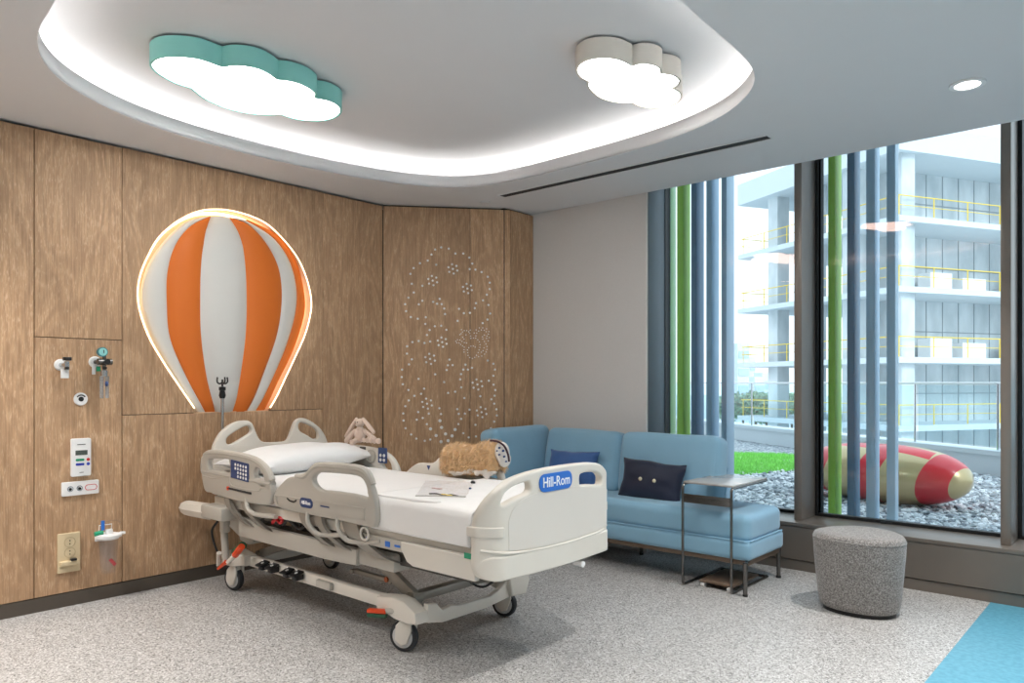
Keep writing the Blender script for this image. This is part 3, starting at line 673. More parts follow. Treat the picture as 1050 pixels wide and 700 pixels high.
# ivory double socket
p = LW(70, 566); F_ = wf(p)
t = thing('ivory_socket', 'beige vertical double socket low on the oak wall with a plug in its lower end', 'socket', (XL, p.y, p.z))
MB().prism([rrect(0.118, 0.228, 0.005)], F_ @ T(0, 0, 0.007), 0.014, 0.003).build('cover_plate', M['ivory'], t)
for v in (0.060, 0.0):
    MB().prism([circ(0.030), circ(0.027)], F_ @ T(0.004, v, 0.0145), 0.002).build('socket_ring', mat('ivory_shade_%d' % int(v*100), rgb(190, 170, 136), 0.5), t)
    mb = MB()
    for s in (-1, 1): mb.prism([circ(0.0035, 10, 0.004, v+s*0.009)], F_ @ T(0, 0, 0.0145), 0.0015)
    mb.build('socket_hole', M['blackplastic'], t)
MB().box(F_ @ Vector((0.0, -0.060, 0.02)), (0.03, 0.10, 0.028), bev=0.004).build('plug_cover', M['ivory'], t)
MB().box(F_ @ Vector((0.018, -0.040, 0.03)), (0.028, 0.03, 0.012), bev=0.002).build('latch', M['blackplastic'], t)
# suction jar
p = LW(106, 546); F_ = wf(p)
t = thing('suction_jar', 'clear plastic suction jar with white lid hanging low on the oak wall', 'suction jar', (XL, p.y, p.z-0.2))
JX = 0.075
Jf = T(XL+JX, p.y, p.z)
MB().lathe([(0.0, -0.225), (0.036, -0.225), (0.045, -0.19), (0.054, -0.02), (0.054, -0.018), (0.050, -0.02), (0.041, -0.188), (0.0, -0.215)], Jf, 32).build('jar_body', M['plastic'], t)
MB().lathe([(0.0, 0.004), (0.05, 0.006), (0.072, 0.0), (0.072, -0.014), (0.056, -0.018), (0.056, -0.026), (0.0, -0.026)], Jf, 32).lathe([(0, 0.0), (0.022, 0.0), (0.020, 0.03), (0, 0.03)], Jf @ T(0, 0.004, 0.0)).box(Jf @ Vector((0, 0.08, -0.002)), (0.02, 0.03, 0.016), bev=0.003).build('lid', M['white'], t)
MB().cyl(Jf @ Vector((0, -0.03, 0.03)), Jf @ Vector((0, -0.03, 0.085)), 0.010).build('blue_port', M['bluelabel'], t)
MB().cyl(Jf @ Vector((0, -0.075, 0.012)), Jf @ Vector((0, -0.03, 0.016)), 0.014).build('green_port', M['green'], t)
MB().tube([Jf @ Vector(q) for q in ((0, -0.03, 0.075), (0.0, 0.0, 0.08), (0, 0.05, 0.078), (0, 0.07, 0.06))], 0.004, 8).build('tubing', M['plastic'], t)
MB().cyl(Jf @ Vector((0.0, 0.01, -0.15)), Jf @ Vector((0.01, 0.035, -0.185)), 0.010).build('red_plug', M['red'], t)
MB().box(F_ @ Vector((0, -0.02, 0.008)), (0.016, 0.10, 0.05), bev=0.003).tube([F_ @ Vector(q) for q in ((-0.03, -0.0, 0.01), (-0.03, 0.05, 0.02), (0.04, 0.05, 0.02), (0.04, -0.0, 0.01))], 0.003, 6).build('wall_bracket', M['white'], t)

# ================================================================== SOFA
SX0, SX1, SY0, SY1 = -4.06, -1.93, 4.38, 4.93
t = thing('sofa', 'light blue corner sofa against the grey wall beside the window', 'sofa', (-3.0, 4.65, 0))
SYR = 5.12
mb = MB(); mb.rbox(((SX0+SX1)/2, (SY0+SY1)/2, 0.262), (SX1-SX0, SY1-SY0, 0.125), 0.03, (0.004, 0.004, 0), 18)
mb.build('upholstered_base', M['sofa'], t, smooth=60)
mb = MB(); mb.rbox(((SX0+SX1)/2-0.005, (SY0+SY1)/2+0.008, 0.392), (SX1-SX0-0.02, SY1-SY0-0.02, 0.175), 0.045, (0.006, 0.006, 0.014), 22, wr=0.004, ws=2.4)
mb.build('seat_cushion', M['sofa'], t, smooth=60)
def backc(x0, x1, seed, z1=0.925, y=4.79, th=0.20, lean=-9):
    mb = MB(); h = z1-0.46
    mb.rbox(((x0+x1)/2, y, 0.46+h/2), (x1-x0, th, h), 0.055, (0.012, 0.022, 0.008), 18, M4=rot('X', lean), wr=0.008, ws=3.0, seed=seed)
    o = mb.build('back_cushion', M['sofa'], t, smooth=60)
    # piping along the front and back edges
    return o
backc(-3.09, -2.305, 1.0)
backc(-3.80, -3.10, 2.0)
mb = MB(); mb.rbox((-3.93, 4.54, 0.69), (0.20, 0.68, 0.50), 0.055, (0.022, 0.012, 0.008), 18, M4=rot('Y', -10), wr=0.008, ws=3.0, seed=5); mb.build('arm_cushion', M['sofa'], t, smooth=60)
mb = MB()   # steel back frame seen beyond the right cushion
mb.tube(cr([(-2.60, 4.92, 0.50), (-2.40, 4.92, 0.50), (-2.345, 4.92, 0.54), (-2.34, 4.92, 0.66), (-2.40, 4.92, 0.72), (-3.0, 4.92, 0.72)], 5, False), 0.012, 10)
mb.build('back_frame', M['sofa'], t)
mb = MB(); mb.b2((SX0, SY0+0.03, 0.17), (SX1-0.02, SY0+0.055, 0.20), 0.003); mb.b2((SX0, SY1-0.06, 0.17), (SX1-0.02, SY1-0.035, 0.20), 0.003); mb.b2((SX1-0.045, SY0+0.03, 0.17), (SX1-0.02, SY1-0.03, 0.20), 0.003)
mb.build('rail', M['walnut'], t)
for x, y in ((SX1-0.01, SY0-0.035), (SX1-0.03, SY1-0.02), (SX0+0.1, SY0+0.02), (SX0+0.1, SY1-0.05), (-3.0, SY1-0.05)):
    lg = MB().cyl((x, y, 0.012), (x, y, 0.20), 0.013, 0.015).build('leg', M['steel'], t)
    MB().cyl((x, y, 0.0), (x, y, 0.013), 0.016).build('foot_cap', M['blackplastic'], lg)
MB().cyl((SX1-0.01, SY0-0.035, 0.195), (SX1-0.03, SY0+0.05, 0.195), 0.012).build('leg_bracket', M['steel'], t)
# piping seams
mb = MB()
for z in (0.322,):
    mb.tube([(SX0+0.02, SY0+0.004, z), (SX1-0.03, SY0+0.004, z), (SX1-0.004, SY0+0.03, z), (SX1-0.004, SY1-0.03, z)], 0.005, 6)
mb.build('piping', M['sofa'], t)
# scatter cushions
def scat(name, label, c, w, h, th, M4, m, seed, buttons=False):
    t2 = thing(name, label, 'cushion', c)
    F2 = T(*c) @ M4
    MB().pillow(w, h, th, F2, 22, 0.07, 0.008, seed).build('cover', m, t2, smooth=70)
    if buttons:
        for u in (-0.055, 0.055):
            MB().ell(F2 @ Vector((u, 0, th/2-0.002)), (0.014, 0.014, 0.014)).build('button', M['button'], t2)
    return t2
# pillow frame: u along X, v up leaning, n toward the room (-Y)
def pf(yaw, lean, roll=0): return rot('Z', yaw) @ rot('X', 90+lean) @ rot('Z', roll)
scat('scatter_cushion', 'navy blue cushion with two cream buttons leaning on the right back cushion', (-2.745, 4.60, 0.605), 0.50, 0.29, 0.13, pf(3, -14, -3), M['navycush'], 1, True)
scat('scatter_cushion', 'mid blue crinkled cushion in the corner of the sofa', (-3.44, 4.60, 0.64), 0.46, 0.28, 0.12, pf(2, -14, 1), M['bluecush'], 4)

# ================================================================== SIDE TABLE
t = thing('side_table', 'small metal C shaped side table standing over the right end of the sofa', 'side table', (-2.2, 4.36, 0))
xa, xb, ya, yb, zt = -2.37, -2.005, 4.315, 4.86, 0.665
xa, xb, zt = -2.345, -2.015, 0.65
r_ = 0.0085
def pipe(P, nm, m=M['steel']): return MB().tube(P, r_, 10).build(nm, m, t)
def rounded(P, rad=0.03, k=5):
    out = [Vector(P[0])]
    for a, b, c in zip(P, P[1:], P[2:]):
        a, b, c = Vector(a), Vector(b), Vector(c); u = (a-b).normalized()*rad; v = (c-b).normalized()*rad
        for i in range(k+1):
            s = i/k; out.append((b+u)*(1-s)**2 + b*2*s*(1-s) + (b+v)*s*s)
    out.append(Vector(P[-1])); return out
for nm, x in (('frame_loop', xa), ('frame_loop', xb)):
    pipe(rounded([(x, yb-0.02, zt), (x, ya, zt), (x, ya, r_), (x, yb-0.0, r_)]), nm)
pipe([(xa, yb-0.02, zt), (xb, yb-0.02, zt)], 'top_bar'); pipe([(xa, yb, r_), (xb, yb, r_)], 'foot_bar')
MB().b2((xa-0.004, ya+0.012, zt+0.004), (xb+0.004, yb-0.012, zt+0.018), 0.004).build('top', M['tabletop'], t)
MB().b2((xa, ya-0.004, zt-0.115), (xb, ya+0.004, zt-0.06), 0.001).build('cross_panel', M['steel'], t)
MB().b2((xa+0.09, ya+0.05, 0.03), (xb-0.01, yb-0.12, 0.045), 0.003).build('foot_plate', M['walnut'], t)
for x, y in ((xa+0.11, ya+0.065), (xb-0.04, ya+0.065)): MB().cyl((x-0.012, y, 0.015), (x+0.012, y, 0.015), 0.015).build('castor', M['white'], t)

# ================================================================== POUF
t = thing('pouf', 'grey upholstered rounded pouf stool standing by the window sill', 'pouf', (-1.33, 4.55, 0))
def felt():
    m = bpy.data.materials.new('grey_felt'); m.use_nodes = True; nt = m.node_tree; L = nt.links.new; b = nt.nodes['Principled BSDF']; b.inputs['Roughness'].default_value = 0.95; b.inputs['Sheen Weight'].default_value = 0.3
    tc = N(nt, 'ShaderNodeTexCoord'); n = N(nt, 'ShaderNodeTexNoise'); n.inputs['Scale'].default_value = 140; n.inputs['Detail'].default_value = 6; L(tc.outputs['Object'], n.inputs['Vector'])
    r = ramp(nt, [(0.35, rgb(96, 92, 90)), (0.5, rgb(132, 128, 125)), (0.66, rgb(166, 162, 159))]); L(n.outputs['Fac'], r.inputs[0]); L(r.outputs[0], b.inputs['Base Color'])
    bp = N(nt, 'ShaderNodeBump'); bp.inputs['Strength'].default_value = 0.4; bp.inputs['Distance'].default_value = 0.002; L(n.outputs['Fac'], bp.inputs['Height']); L(bp.outputs[0], b.inputs['Normal'])
    return m
fe = felt(); cx, cy = -1.335, 4.53
def pring(rx, ry, z, k=56):
    out = []
    for i in range(k):
        a = 2*math.pi*i/k + TH; q = 1+0.05*math.cos(3*(a+0.5)); out.append(Vector((cx+rx*q*math.cos(a), cy+ry*q*math.sin(a), z)))
    return out
prof = [(0.195, 0.022), (0.208, 0.03), (0.214, 0.06), (0.228, 0.2), (0.238, 0.32), (0.243, 0.405), (0.240, 0.424), (0.232, 0.436), (0.21, 0.442), (0.15, 0.446), (0.07, 0.447), (0.01, 0.447)]
MB().loft([pring(r, r*0.94, z) for r, z in prof]).build('upholstery', fe, t, smooth=50)
MB().tube([p for p in pring(0.242, 0.242*0.94, 0.412)], 0.003, 6, closed=True).build('piping', fe, t)
MB().loft([pring(0.190, 0.178, 0.0), pring(0.192, 0.18, 0.026)]).build('plinth', M['blackplastic'], t)
# small dark object on the sill
p = onZ(908, 537, 0.33)
MB_ = MB().box((p.x, p.y+0.02, 0.337), (0.07, 0.05, 0.014), rot('Z', 10), bev=0.003).build('window_latch', M['blackplastic']); tag(MB_, 'small black latch lying on the window sill behind the pouf', 'latch')
# ================================================================== HOSPITAL BED
BN, BF = 2.20, 3.12          # outer faces of near and far side rails
bed = thing('hospital_bed', 'white wheeled hospital bed with four side rails and a blue badge on its footboard', 'hospital bed', (-3.4, 2.68, 0))
# ---- footboard: profile in (Y, z), bowed in plan
def bow(c):
    y = c.x; d = abs(y-2.64)/0.44; k = 0.03*d*d + (0.070*((min(d, 1.02)-0.84)/0.16)**2 if d > 0.84 else 0)
    return Vector((c.x, c.y, c.z-k))
yl, yr = 2.20, 3.08
outl = [(yl+0.02, 0.50), (yl+0.05, 0.487), (yl+0.12, 0.485), (yr-0.12, 0.487), (yr-0.04, 0.497), (yr, 0.53), (yr, 0.62), (yr, 0.72), (yr-0.012, 0.80), (yr-0.05, 0.865), (yr-0.12, 0.910), (2.85, 0.926), (2.66, 0.930), (2.48, 0.924), (2.36, 0.908), (2.29, 0.885), (2.24, 0.845), (yl+0.01, 0.78), (yl, 0.70), (yl, 0.60), (yl, 0.53)]
outl = [Vector((a, b)) for a, b in outl]
outl = [(p.x, p.y) for p in cr(outl, 3)]
h1 = [(p.x, p.y) for p in cr([(2.268, 0.822), (2.262, 0.800), (2.285, 0.799), (2.35, 0.818), (2.415, 0.832), (2.432, 0.850), (2.424, 0.878), (2.395, 0.880), (2.33, 0.868), (2.285, 0.846)], 3)]
h2 = [(p.x, p.y) for p in cr([(2.775, 0.842), (2.785, 0.828), (2.87, 0.822), (2.955, 0.812), (2.975, 0.825), (2.970, 0.850), (2.93, 0.872), (2.85, 0.882), (2.79, 0.880), (2.775, 0.868)], 3)]
FX = -2.028
frF = frame((FX, 0, 0), (0, 1, 0), (0, 0, 1), (1, 0, 0))
sl = [(0, yl+0.02+i*0.021) for i in range(42)] + [(0, yl+0.005), (0, yl+0.012), (0, yr-0.005), (0, yr-0.012)]
fb = MB().prism([outl, h1, h2], frF @ T(0, 0, -0.022), 0.044, 0.010, slices=sl, bend=bow).build('footboard', M['bedplastic'], bed, smooth=40)
# recessed centre panel outline, lower band, end collars
pin = [(p.x, p.y) for p in cr([(2.30, 0.66), (2.298, 0.72), (2.32, 0.770), (2.37, 0.805), (2.46, 0.826), (2.6, 0.833), (2.76, 0.825), (2.9, 0.805), (2.99, 0.795), (3.035, 0.77), (3.045, 0.70), (3.045, 0.635)], 3, False)]
low = [(3.045, 0.612), (2.95, 0.600), (2.8, 0.595), (2.6, 0.592), (2.45, 0.595), (2.33, 0.603), (2.30, 0.608)]
MB().prism([pin+low], frF @ T(0, 0, 0.0005), 0.003, 0.001, slices=sl, bend=bow).build('centre_panel', M['bedpanel'], fb, smooth=40)
lowr = [(2.205, 0.612), (2.26, 0.603), (2.35, 0.592), (2.5, 0.585), (2.66, 0.583), (2.8, 0.586), (2.95, 0.592), (3.05, 0.602)]
pts = [frF @ (bow(Vector((y, z, 0.002)))) for y, z in lowr]
MB().tube(cr(pts, 3, False), 0.006, 8).build('band_ridge', M['bedplastic'], fb)
bw = rrect(0.874, 0.10, 0.035, 5, 2.64, 0.537)
MB().prism([bw], frF @ T(0, 0, -0.02), 0.052, 0.008, slices=sl, bend=bow).build('lower_band', M['bedplastic'], fb, smooth=40)
for y0, y1, z in ((yl-0.006, yl+0.075, 0.685), (yr-0.045, yr+0.006, 0.70)):
    mb = MB().prism([rrect(y1-y0, 0.045, 0.008, 4, (y0+y1)/2, z)], frF @ T(0, 0, -0.022), 0.056, 0.006, slices=sl, bend=bow); mb.build('corner_bumper', M['bedplastic'], fb)
lg = [(p[0], p[1]) for p in rrect(0.225, 0.078, 0.034, 6)]
TL = T(2.592, 0.866, 0) @ rot('Z', 0.5)
def bent(c): c2 = TL @ c; return bow(c2)
lo = MB().prism([lg], frF @ T(0, 0, 0.003), 0.006, 0.001, slices=[(0, -0.1+i*0.02) for i in range(11)], bend=bent).build('badge', M['bluelabel'], fb, smooth=30)
fbk = FX+0.0065
mb = MB(); mb.text('Hill-Rom', 0.062, frame((FX+0.005, 2.592, 0.866), (0, 1, 0), (0, 0, 1), (1, 0, 0)), 0.0015, bold=0.0005, sx=0.86); mb.build('badge_lettering', M['whiteprint'], lo, smooth=0)
# inner posts joining the board to the frame
mb = MB()
for y in (2.33, 2.95): mb.box((-2.16, y, 0.53), (0.18, 0.04, 0.05), bev=0.005)
mb.build('footboard_bracket', M['bedmetal'], bed)
MB().cyl((-2.08, 2.80, 0.465), (-2.03, 2.80, 0.462), 0.014).build('bumper_peg', M['white'], bed)

# ---- headboard, profile traced on its plane
XH = -4.56
hp = [(165, 310), (170, 270), (190, 220), (225, 165), (280, 115), (340, 85), (400, 76), (435, 85), (455, 108), (480, 170), (505, 215), (540, 232), (620, 232), (690, 225), (715, 195), (735, 140), (755, 90), (780, 65), (820, 60), (870, 80), (930, 125), (970, 180), (990, 235), (995, 270)]
HP = [onX(x, y, XH) for x, y in z2(hp, 7, 195, 420)]; HP = [(p.y, p.z) for p in HP]
HP = [(p.x, p.y) for p in cr([(a, b) for a, b in HP], 3, False)] + [(3.15, 0.60), (3.10, 0.58), (2.36, 0.58), (2.31, 0.60)]
def holeX(l): return [(q.x, q.y) for q in cr([(onX(x, y, XH).y, onX(x, y, XH).z) for x, y in z2(l, 7, 195, 420)], 3)]
hh1 = holeX([(262, 225), (275, 195), (330, 155), (390, 122), (425, 118), (440, 140), (435, 165), (400, 190), (340, 225), (295, 248), (270, 245)])
hh2 = holeX([(780, 110), (795, 92), (830, 98), (880, 120), (915, 150), (922, 185), (915, 205), (885, 208), (840, 180), (790, 150)])
hb = MB().prism([HP, hh1, hh2], frame((XH-0.02, 0, 0), (0, 1, 0), (0, 0, 1), (1, 0, 0)), 0.04, 0.012).build('headboard', M['bedplastic'], bed, smooth=40)
# ---- side rails: outline in (X, z) traced on the near rail plane
def tr(l, sc, ox, oy): return [(onY(x, y, BN).x, onY(x, y, BN).z) for x, y in z2(l, sc, ox, oy)]
hr_o = tr([(85, 330), (120, 312), (200, 312), (330, 330), (430, 355), (490, 390), (535, 440), (565, 510), (580, 580), (578, 640), (560, 685), (480, 680), (350, 660), (240, 630), (150, 600), (105, 585), (85, 520), (78, 440), (80, 360)], 7, 195, 420)
hr_h1 = tr([(138, 355), (255, 355), (275, 375), (280, 450), (180, 465), (145, 445), (125, 400)], 7, 195, 420)
hr_h2 = tr([(470, 420), (500, 440), (525, 490), (530, 550), (500, 545), (470, 510), (455, 460)], 7, 195, 420)
fr_o = tr([(70, 350), (80, 310), (110, 265), (160, 215), (200, 200), (260, 205), (300, 195), (335, 155), (380, 127), (500, 130), (650, 145), (720, 175), (765, 260), (795, 370), (810, 480), (800, 550), (760, 565), (600, 530), (400, 490), (200, 450), (110, 425), (75, 390)], 7, 270, 460)
fr_h = tr([(350, 215), (375, 180), (420, 172), (600, 185), (690, 205), (730, 260), (742, 320), (740, 350), (640, 325), (500, 305), (410, 295), (365, 260)], 7, 270, 460)
sm = lambda l: [(p.x, p.y) for p in cr(l, 3)]
def rail(o, holes, y, far, kind):
    fr = frame((0, y, 0), (1, 0, 0), (0, 0, 1), (0, -1, 0))
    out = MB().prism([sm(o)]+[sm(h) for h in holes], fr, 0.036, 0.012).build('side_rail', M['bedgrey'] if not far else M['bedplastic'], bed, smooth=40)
    f = 1 if not far else 1
    nrm = -1            # outer face of the near rail and inner face of the far rail both look to -Y
    yy = y-0.019
    if kind == 'foot':
        grip = [p for p in sm(o)]
        pts = [Vector((a, y, b)) for a, b in grip]
        # round grip along the top edge
        k = [p for p in pts if p.z > 0.80]
        if not far:
            MB().tube(k, [0.0215*min(1, 0.75+0.08*min(i, len(k)-1-i)) for i in range(len(k))], 10).build('grip', M['bedgrey'], out)
            w = tr([(110, 330), (400, 375), (700, 420), (728, 440), (725, 500), (700, 515), (400, 462), (130, 415), (100, 390), (95, 345)], 7, 270, 460)
            lp = sm(w); li = [(p.x, p.y) for p in offset_loop(lp, -0.004)]
            MB().prism([lp, li], frame((0, yy, 0), (1, 0, 0), (0, 0, 1), (0, -1, 0)), 0.004, 0.0015).build('moulded_ridge', M['bedgrey'], out)
            c = onY(270+310/7, 460+388/7, BN)
            bd = MB().prism([rrect(0.115, 0.050, 0.023, 6)], frame((c.x, yy-0.001, c.z), (1, 0, 0), (0, 0, 1), (0, -1, 0)), 0.004, 0.001).build('badge', M['navylabel'], out)
            MB().text('Hill-Rom', 0.026, frame((c.x, yy-0.003, c.z), (1, 0, 0), (0, 0, 1), (0, -1, 0)), 0.0008, bold=0.0008, sx=0.88).build('badge_lettering', M['whiteprint'], bd, smooth=0)
            c2 = onY(270+418/7, 460+404/7, BN)
            MB().box((c2.x+0.03, yy-0.001, c2.z-0.004), (0.075, 0.001, 0.007)).build('print', M['navylabel'], out, smooth=0)
            c3 = onY(270+208/7, 460+370/7, BN)
            MB().tube([(c3.x-0.045, yy-0.002, c3.z+0.006), (c3.x-0.02, yy-0.002, c3.z-0.004), (c3.x+0.02, yy-0.002, c3.z-0.006), (c3.x+0.04, yy-0.002, c3.z+0.004)], 0.004, 6).build('mark', M['blackplastic'], out)
        else:
            c = onY(340+563/5.526, 420+325/5.526, BF)
            MB().prism([[(-0.016, 0.012), (0.016, 0.012), (0, -0.016)]], frame((c.x, yy, c.z), (1, 0, 0), (0, 0, 1), (0, -1, 0)), 0.003).build('arrow_mark', M['navylabel'], out, smooth=0)
    else:
        pts = [Vector((a, y, b)) for a, b in sm(o)]
        if not far:
            k = [p for p in pts if p.z > 0.73]
            MB().tube(k, [0.0205*min(1, 0.75+0.08*min(i, len(k)-1-i)) for i in range(len(k))], 10).build('grip', M['bedgrey'], out)
            c = onY(195+358/7, 420+437/7, BN)
            pn = MB().prism([rrect(0.20, 0.105, 0.006)], frame((c.x, yy-0.001, c.z), (1, 0, -0.06), (0, 0, 1), (0, -1, 0)), 0.004).build('control_pad', M['navylabel'], out)
            rnd = random.Random(3)
            mb = MB()
            for i in range(5):
                for j in range(4):
                    if i == 0 and j > 1: continue
                    q = (c.x-0.045+i*0.03, yy-0.0035, c.z+0.033-j*0.022-0.0018*i)
                    mb.cyl(q, (q[0], q[1]-0.002, q[2]), 0.0085, None, 12)
            mb.build('control_buttons', M['white'], pn)
            a = onY(195+275/7, 420+562/7, BN); b = onY(195+440/7, 420+600/7, BN)
            MB().tube([(a.x, yy-0.001, a.z), (b.x, yy-0.001, b.z)], 0.006, 8).build('angle_gauge', M['dark'], out)
            MB().cyl((a.x, yy, a.z), (a.x, yy-0.006, a.z), 0.012).build('gauge_ball', M['orange_pedal'], out)
            w = tr([(90, 470), (180, 490), (280, 475), (300, 545), (480, 580), (510, 560), (560, 570)], 7, 195, 420)
            MB().tube([(x, yy, z) for x, z in [(p.x, p.y) for p in cr(w, 3, False)]], 0.003, 6).build('moulded_ridge', M['bedgrey'], out)
        else:
            c = onY(340+303/5.526, 420+257/5.526, BF)
            pn = MB().prism([rrect(0.09, 0.10, 0.006)], frame((c.x, yy-0.001, c.z), (1, 0, 0), (0, 0, 1), (0, -1, 0)), 0.004).build('control_pad', M['navylabel'], out)
            mb = MB()
            for i in range(2):
                for j in range(2): mb.cyl((c.x-0.018+0.036*i, yy-0.003, c.z+0.0-0.03*j), (c.x-0.018+0.036*i, yy-0.006, c.z+0.0-0.03*j), 0.011, None, 12)
            mb.build('control_buttons', M['white'], pn)
            c = onY(340+240/5.526, 420+262/5.526, BF)
            MB().lathe([(0.0, 0), (0.045, 0), (0.045, 0.012), (0.036, 0.018), (0.03, 0.012), (0, 0.012)], frame((c.x, yy, c.z), (1, 0, 0), (0, 0, 1), (0, -1, 0)), 24).build('speaker', M['bedgrey'], out)
            c = onY(340+190/5.526, 420+240/5.526, BF)
            MB().prism([rrect(0.06, 0.075, 0.005)], frame((c.x, yy, c.z), (1, 0, 0), (0, 0, 1), (0, -1, 0)), 0.006).build('dark_cover', M['beddark'], out)
    return out
rail(hr_o, [hr_h1, hr_h2], BN+0.018, False, 'head'); rail(fr_o, [fr_h], BN+0.018, False, 'foot')
rail(hr_o, [hr_h1, hr_h2], BF, True, 'head'); rail(fr_o, [fr_h], BF, True, 'foot')
# rail arms dropping to the frame
def arm(x, y, s, dx=0.10, nm='rail_arm', m='bedmetal'):
    yo = y; yi = y+s*0.09
    P = [(x, yo, 0.66), (x, yo-s*0.004, 0.60), (x+dx*0.3, yo, 0.545), (x+dx, yi-s*0.05, 0.47), (x+dx*1.4, yi, 0.44)]
    mb = MB(); C = cr(P, 5, False)
    rings = []
    for i, p in enumerate(C):
        w = 0.030; th = 0.011
        rings.append([p+Vector((-w, -th, 0)), p+Vector((w, -th, 0)), p+Vector((w, th, 0)), p+Vector((-w, th, 0))])
    mb.loft(rings); mb.build(nm, M[m], bed)
for x in (-4.22, -4.02, -3.42, -3.28, -3.04, -2.98): arm(x, BN+0.03, 1, 0.14)
for x in (-4.1, -3.9, -3.3, -3.05): arm(x, BF-0.03, -1, 0.10)
for x in (-3.36, -3.10): MB().tube(cr([(x, BN+0.012, 0.64), (x+0.02, BN-0.004, 0.58), (x+0.07, BN+0.01, 0.53), (x+0.16, BN+0.03, 0.525), (x+0.30, BN+0.04, 0.55)], 4, False), 0.012, 8).build('guide_tube', M['bedgrey'], bed)
MB().tube(cr([(-3.98, BN+0.012, 0.64), (-3.95, BN, 0.585), (-3.88, BN+0.01, 0.555), (-3.7, BN+0.03, 0.56)], 4, False), 0.014, 8).build('guide_tube', M['bedgrey'], bed)
MB().tube(cr([(-2.90+0.03*math.cos(a*0.7), BN+0.02, 0.575+0.03*math.sin(a*0.7)) for a in range(9)], 3, True), 0.006, 8, closed=True).build('ring_hook', M['bedplastic'], bed)
# ---- mattress and linen
mb = MB(); mb.rbox((-3.36, 2.665, 0.672), (2.32, 0.84, 0.145), 0.035, (0, 0.004, 0.004), 24, wr=0.003, ws=3.0)
mt = mb.build('mattress', M['sheet'], bed, smooth=60)
mb = MB()   # draped cover at the foot end
xa_, xb_ = -2.90, -2.20
rows = []
nX = 26
prof_ = [(2.238, 0.607), (2.236, 0.66), (2.237, 0.71), (2.243, 0.738), (2.262, 0.752), (2.30, 0.7555), (2.45, 0.756), (2.65, 0.7555), (2.85, 0.756), (3.0, 0.7555), (3.07, 0.751), (3.092, 0.735), (3.096, 0.68), (3.096, 0.62)]
P2 = cr([(a, b) for a, b in prof_], 4, False)
for i in range(nX+1):
    x = xa_+(xb_-xa_)*i/nX; row = []
    for k, q in enumerate(P2):
        wv = 0.003*noise.noise(Vector((x*9, q.x*9, q.y*9)))+0.003
        wy = 0.006*noise.noise(Vector((x*7, 5, q.y*6)))*(1 if q.x < 2.26 else 0)
        xx = x + (0.02*noise.noise(Vector((q.x*4, 1, q.y*5))) if i == 0 else 0)
        row.append(Vector((xx, q.x+wy-(0.003 if q.x < 2.3 else 0), q.y+wv*(1 if q.y > 0.74 else 0))))
    rows.append(row)
mb.loft(rows, closed=False, cap=False)
o = mb.build('draw_sheet', M['sheet'], bed, smooth=70); sd = o.modifiers.new('s', 'SOLIDIFY'); sd.thickness = 0.004; sd.offset = 1
MB().tube(cr([(-2.86, 2.265, 0.760), (-2.78, 2.262, 0.760), (-2.66, 2.262, 0.762), (-2.56, 2.264, 0.764), (-2.47, 2.275, 0.764), (-2.455, 2.30, 0.764)], 4, False), [0.004+0.004*math.sin(i/20*math.pi) for i in range(21)], 8).build('sheet_fold', M['sheet'], bed)
MB().b2((-4.50, 2.29, 0.600), (-2.2, 3.05, 0.612), 0.003).build('deck', M['navylabel'], bed)
# ---- upper frame
mb = MB(); 
mb.b2((-4.45, 2.255, 0.545), (-2.14, 2.30, 0.598), 0.006); mb.build('deck_rail', M['bedplastic'], bed)
mb = MB(); mb.b2((-4.45, 3.03, 0.545), (-2.14, 3.075, 0.598), 0.006); mb.build('deck_rail', M['bedplastic'], bed)
pa = MB().prism([[(-2.63, 0.575), (-2.16, 0.575), (-2.16, 0.475), (-2.55, 0.475), (-2.59, 0.49), (-2.63, 0.54)]], frame((0, 2.232, 0), (1, 0, 0), (0, 0, 1), (0, -1, 0)), 0.03, 0.004).build('side_cover', M['bedplastic'], bed)
c = onY(481, 570, 2.216); MB().box((c.x, 2.2155, c.z), (0.055, 0.003, 0.024)).build('green_label', M['green'], pa)
mb = MB().b2((-2.97, 2.235, 0.520), (-2.63, 2.255, 0.572), 0.003); lb = mb.build('label_strip', M['bedgrey'], bed)
for i, (x, w) in enumerate(((-2.90, 0.014), (-2.84, 0.05), (-2.745, 0.035), (-2.675, 0.04))):
    mb = MB().prism([rrect(w, 0.026 if w < 0.04 else 0.010, 0.004)], frame((x, 2.234, 0.545), (1, 0, 0), (0, 0, 1), (0, -1, 0)), 0.002); mb.build('label', M['bluelabel'], lb)
# intermediate frame, long grey side panels
mb = MB().prism([[(-4.30, 0.475), (-4.22, 0.50), (-3.95, 0.47), (-3.05, 0.465), (-3.05, 0.385), (-3.3, 0.375), (-4.2, 0.375), (-4.32, 0.42)]], frame((0, 2.30, 0), (1, 0, 0), (0, 0, 1), (0, -1, 0)), 0.035, 0.006); mb.build('side_panel', M['bedgrey'], bed)
mb = MB().prism([[(-4.30, 0.475), (-3.95, 0.47), (-3.05, 0.465), (-3.05, 0.385), (-4.2, 0.375)]], frame((0, 2.99, 0), (1, 0, 0), (0, 0, 1), (0, -1, 0)), 0.035, 0.006); mb.build('side_panel', M['bedgrey'], bed)
mb = MB()
for y in (2.36, 2.94): mb.b2((-4.38, y-0.02, 0.42), (-2.30, y+0.02, 0.475), 0.004)
for x in (-4.3, -3.7, -3.1, -2.5): mb.b2((x-0.025, 2.34, 0.44), (x+0.025, 2.96, 0.53), 0.004)
mb.build('middle_frame', M['beddark'], bed)
for y in (2.36, 2.95): MB().box((-2.93, y, 0.43), (0.30, 0.12, 0.085), bev=0.015).build('actuator_cover', M['bedgrey'], bed)
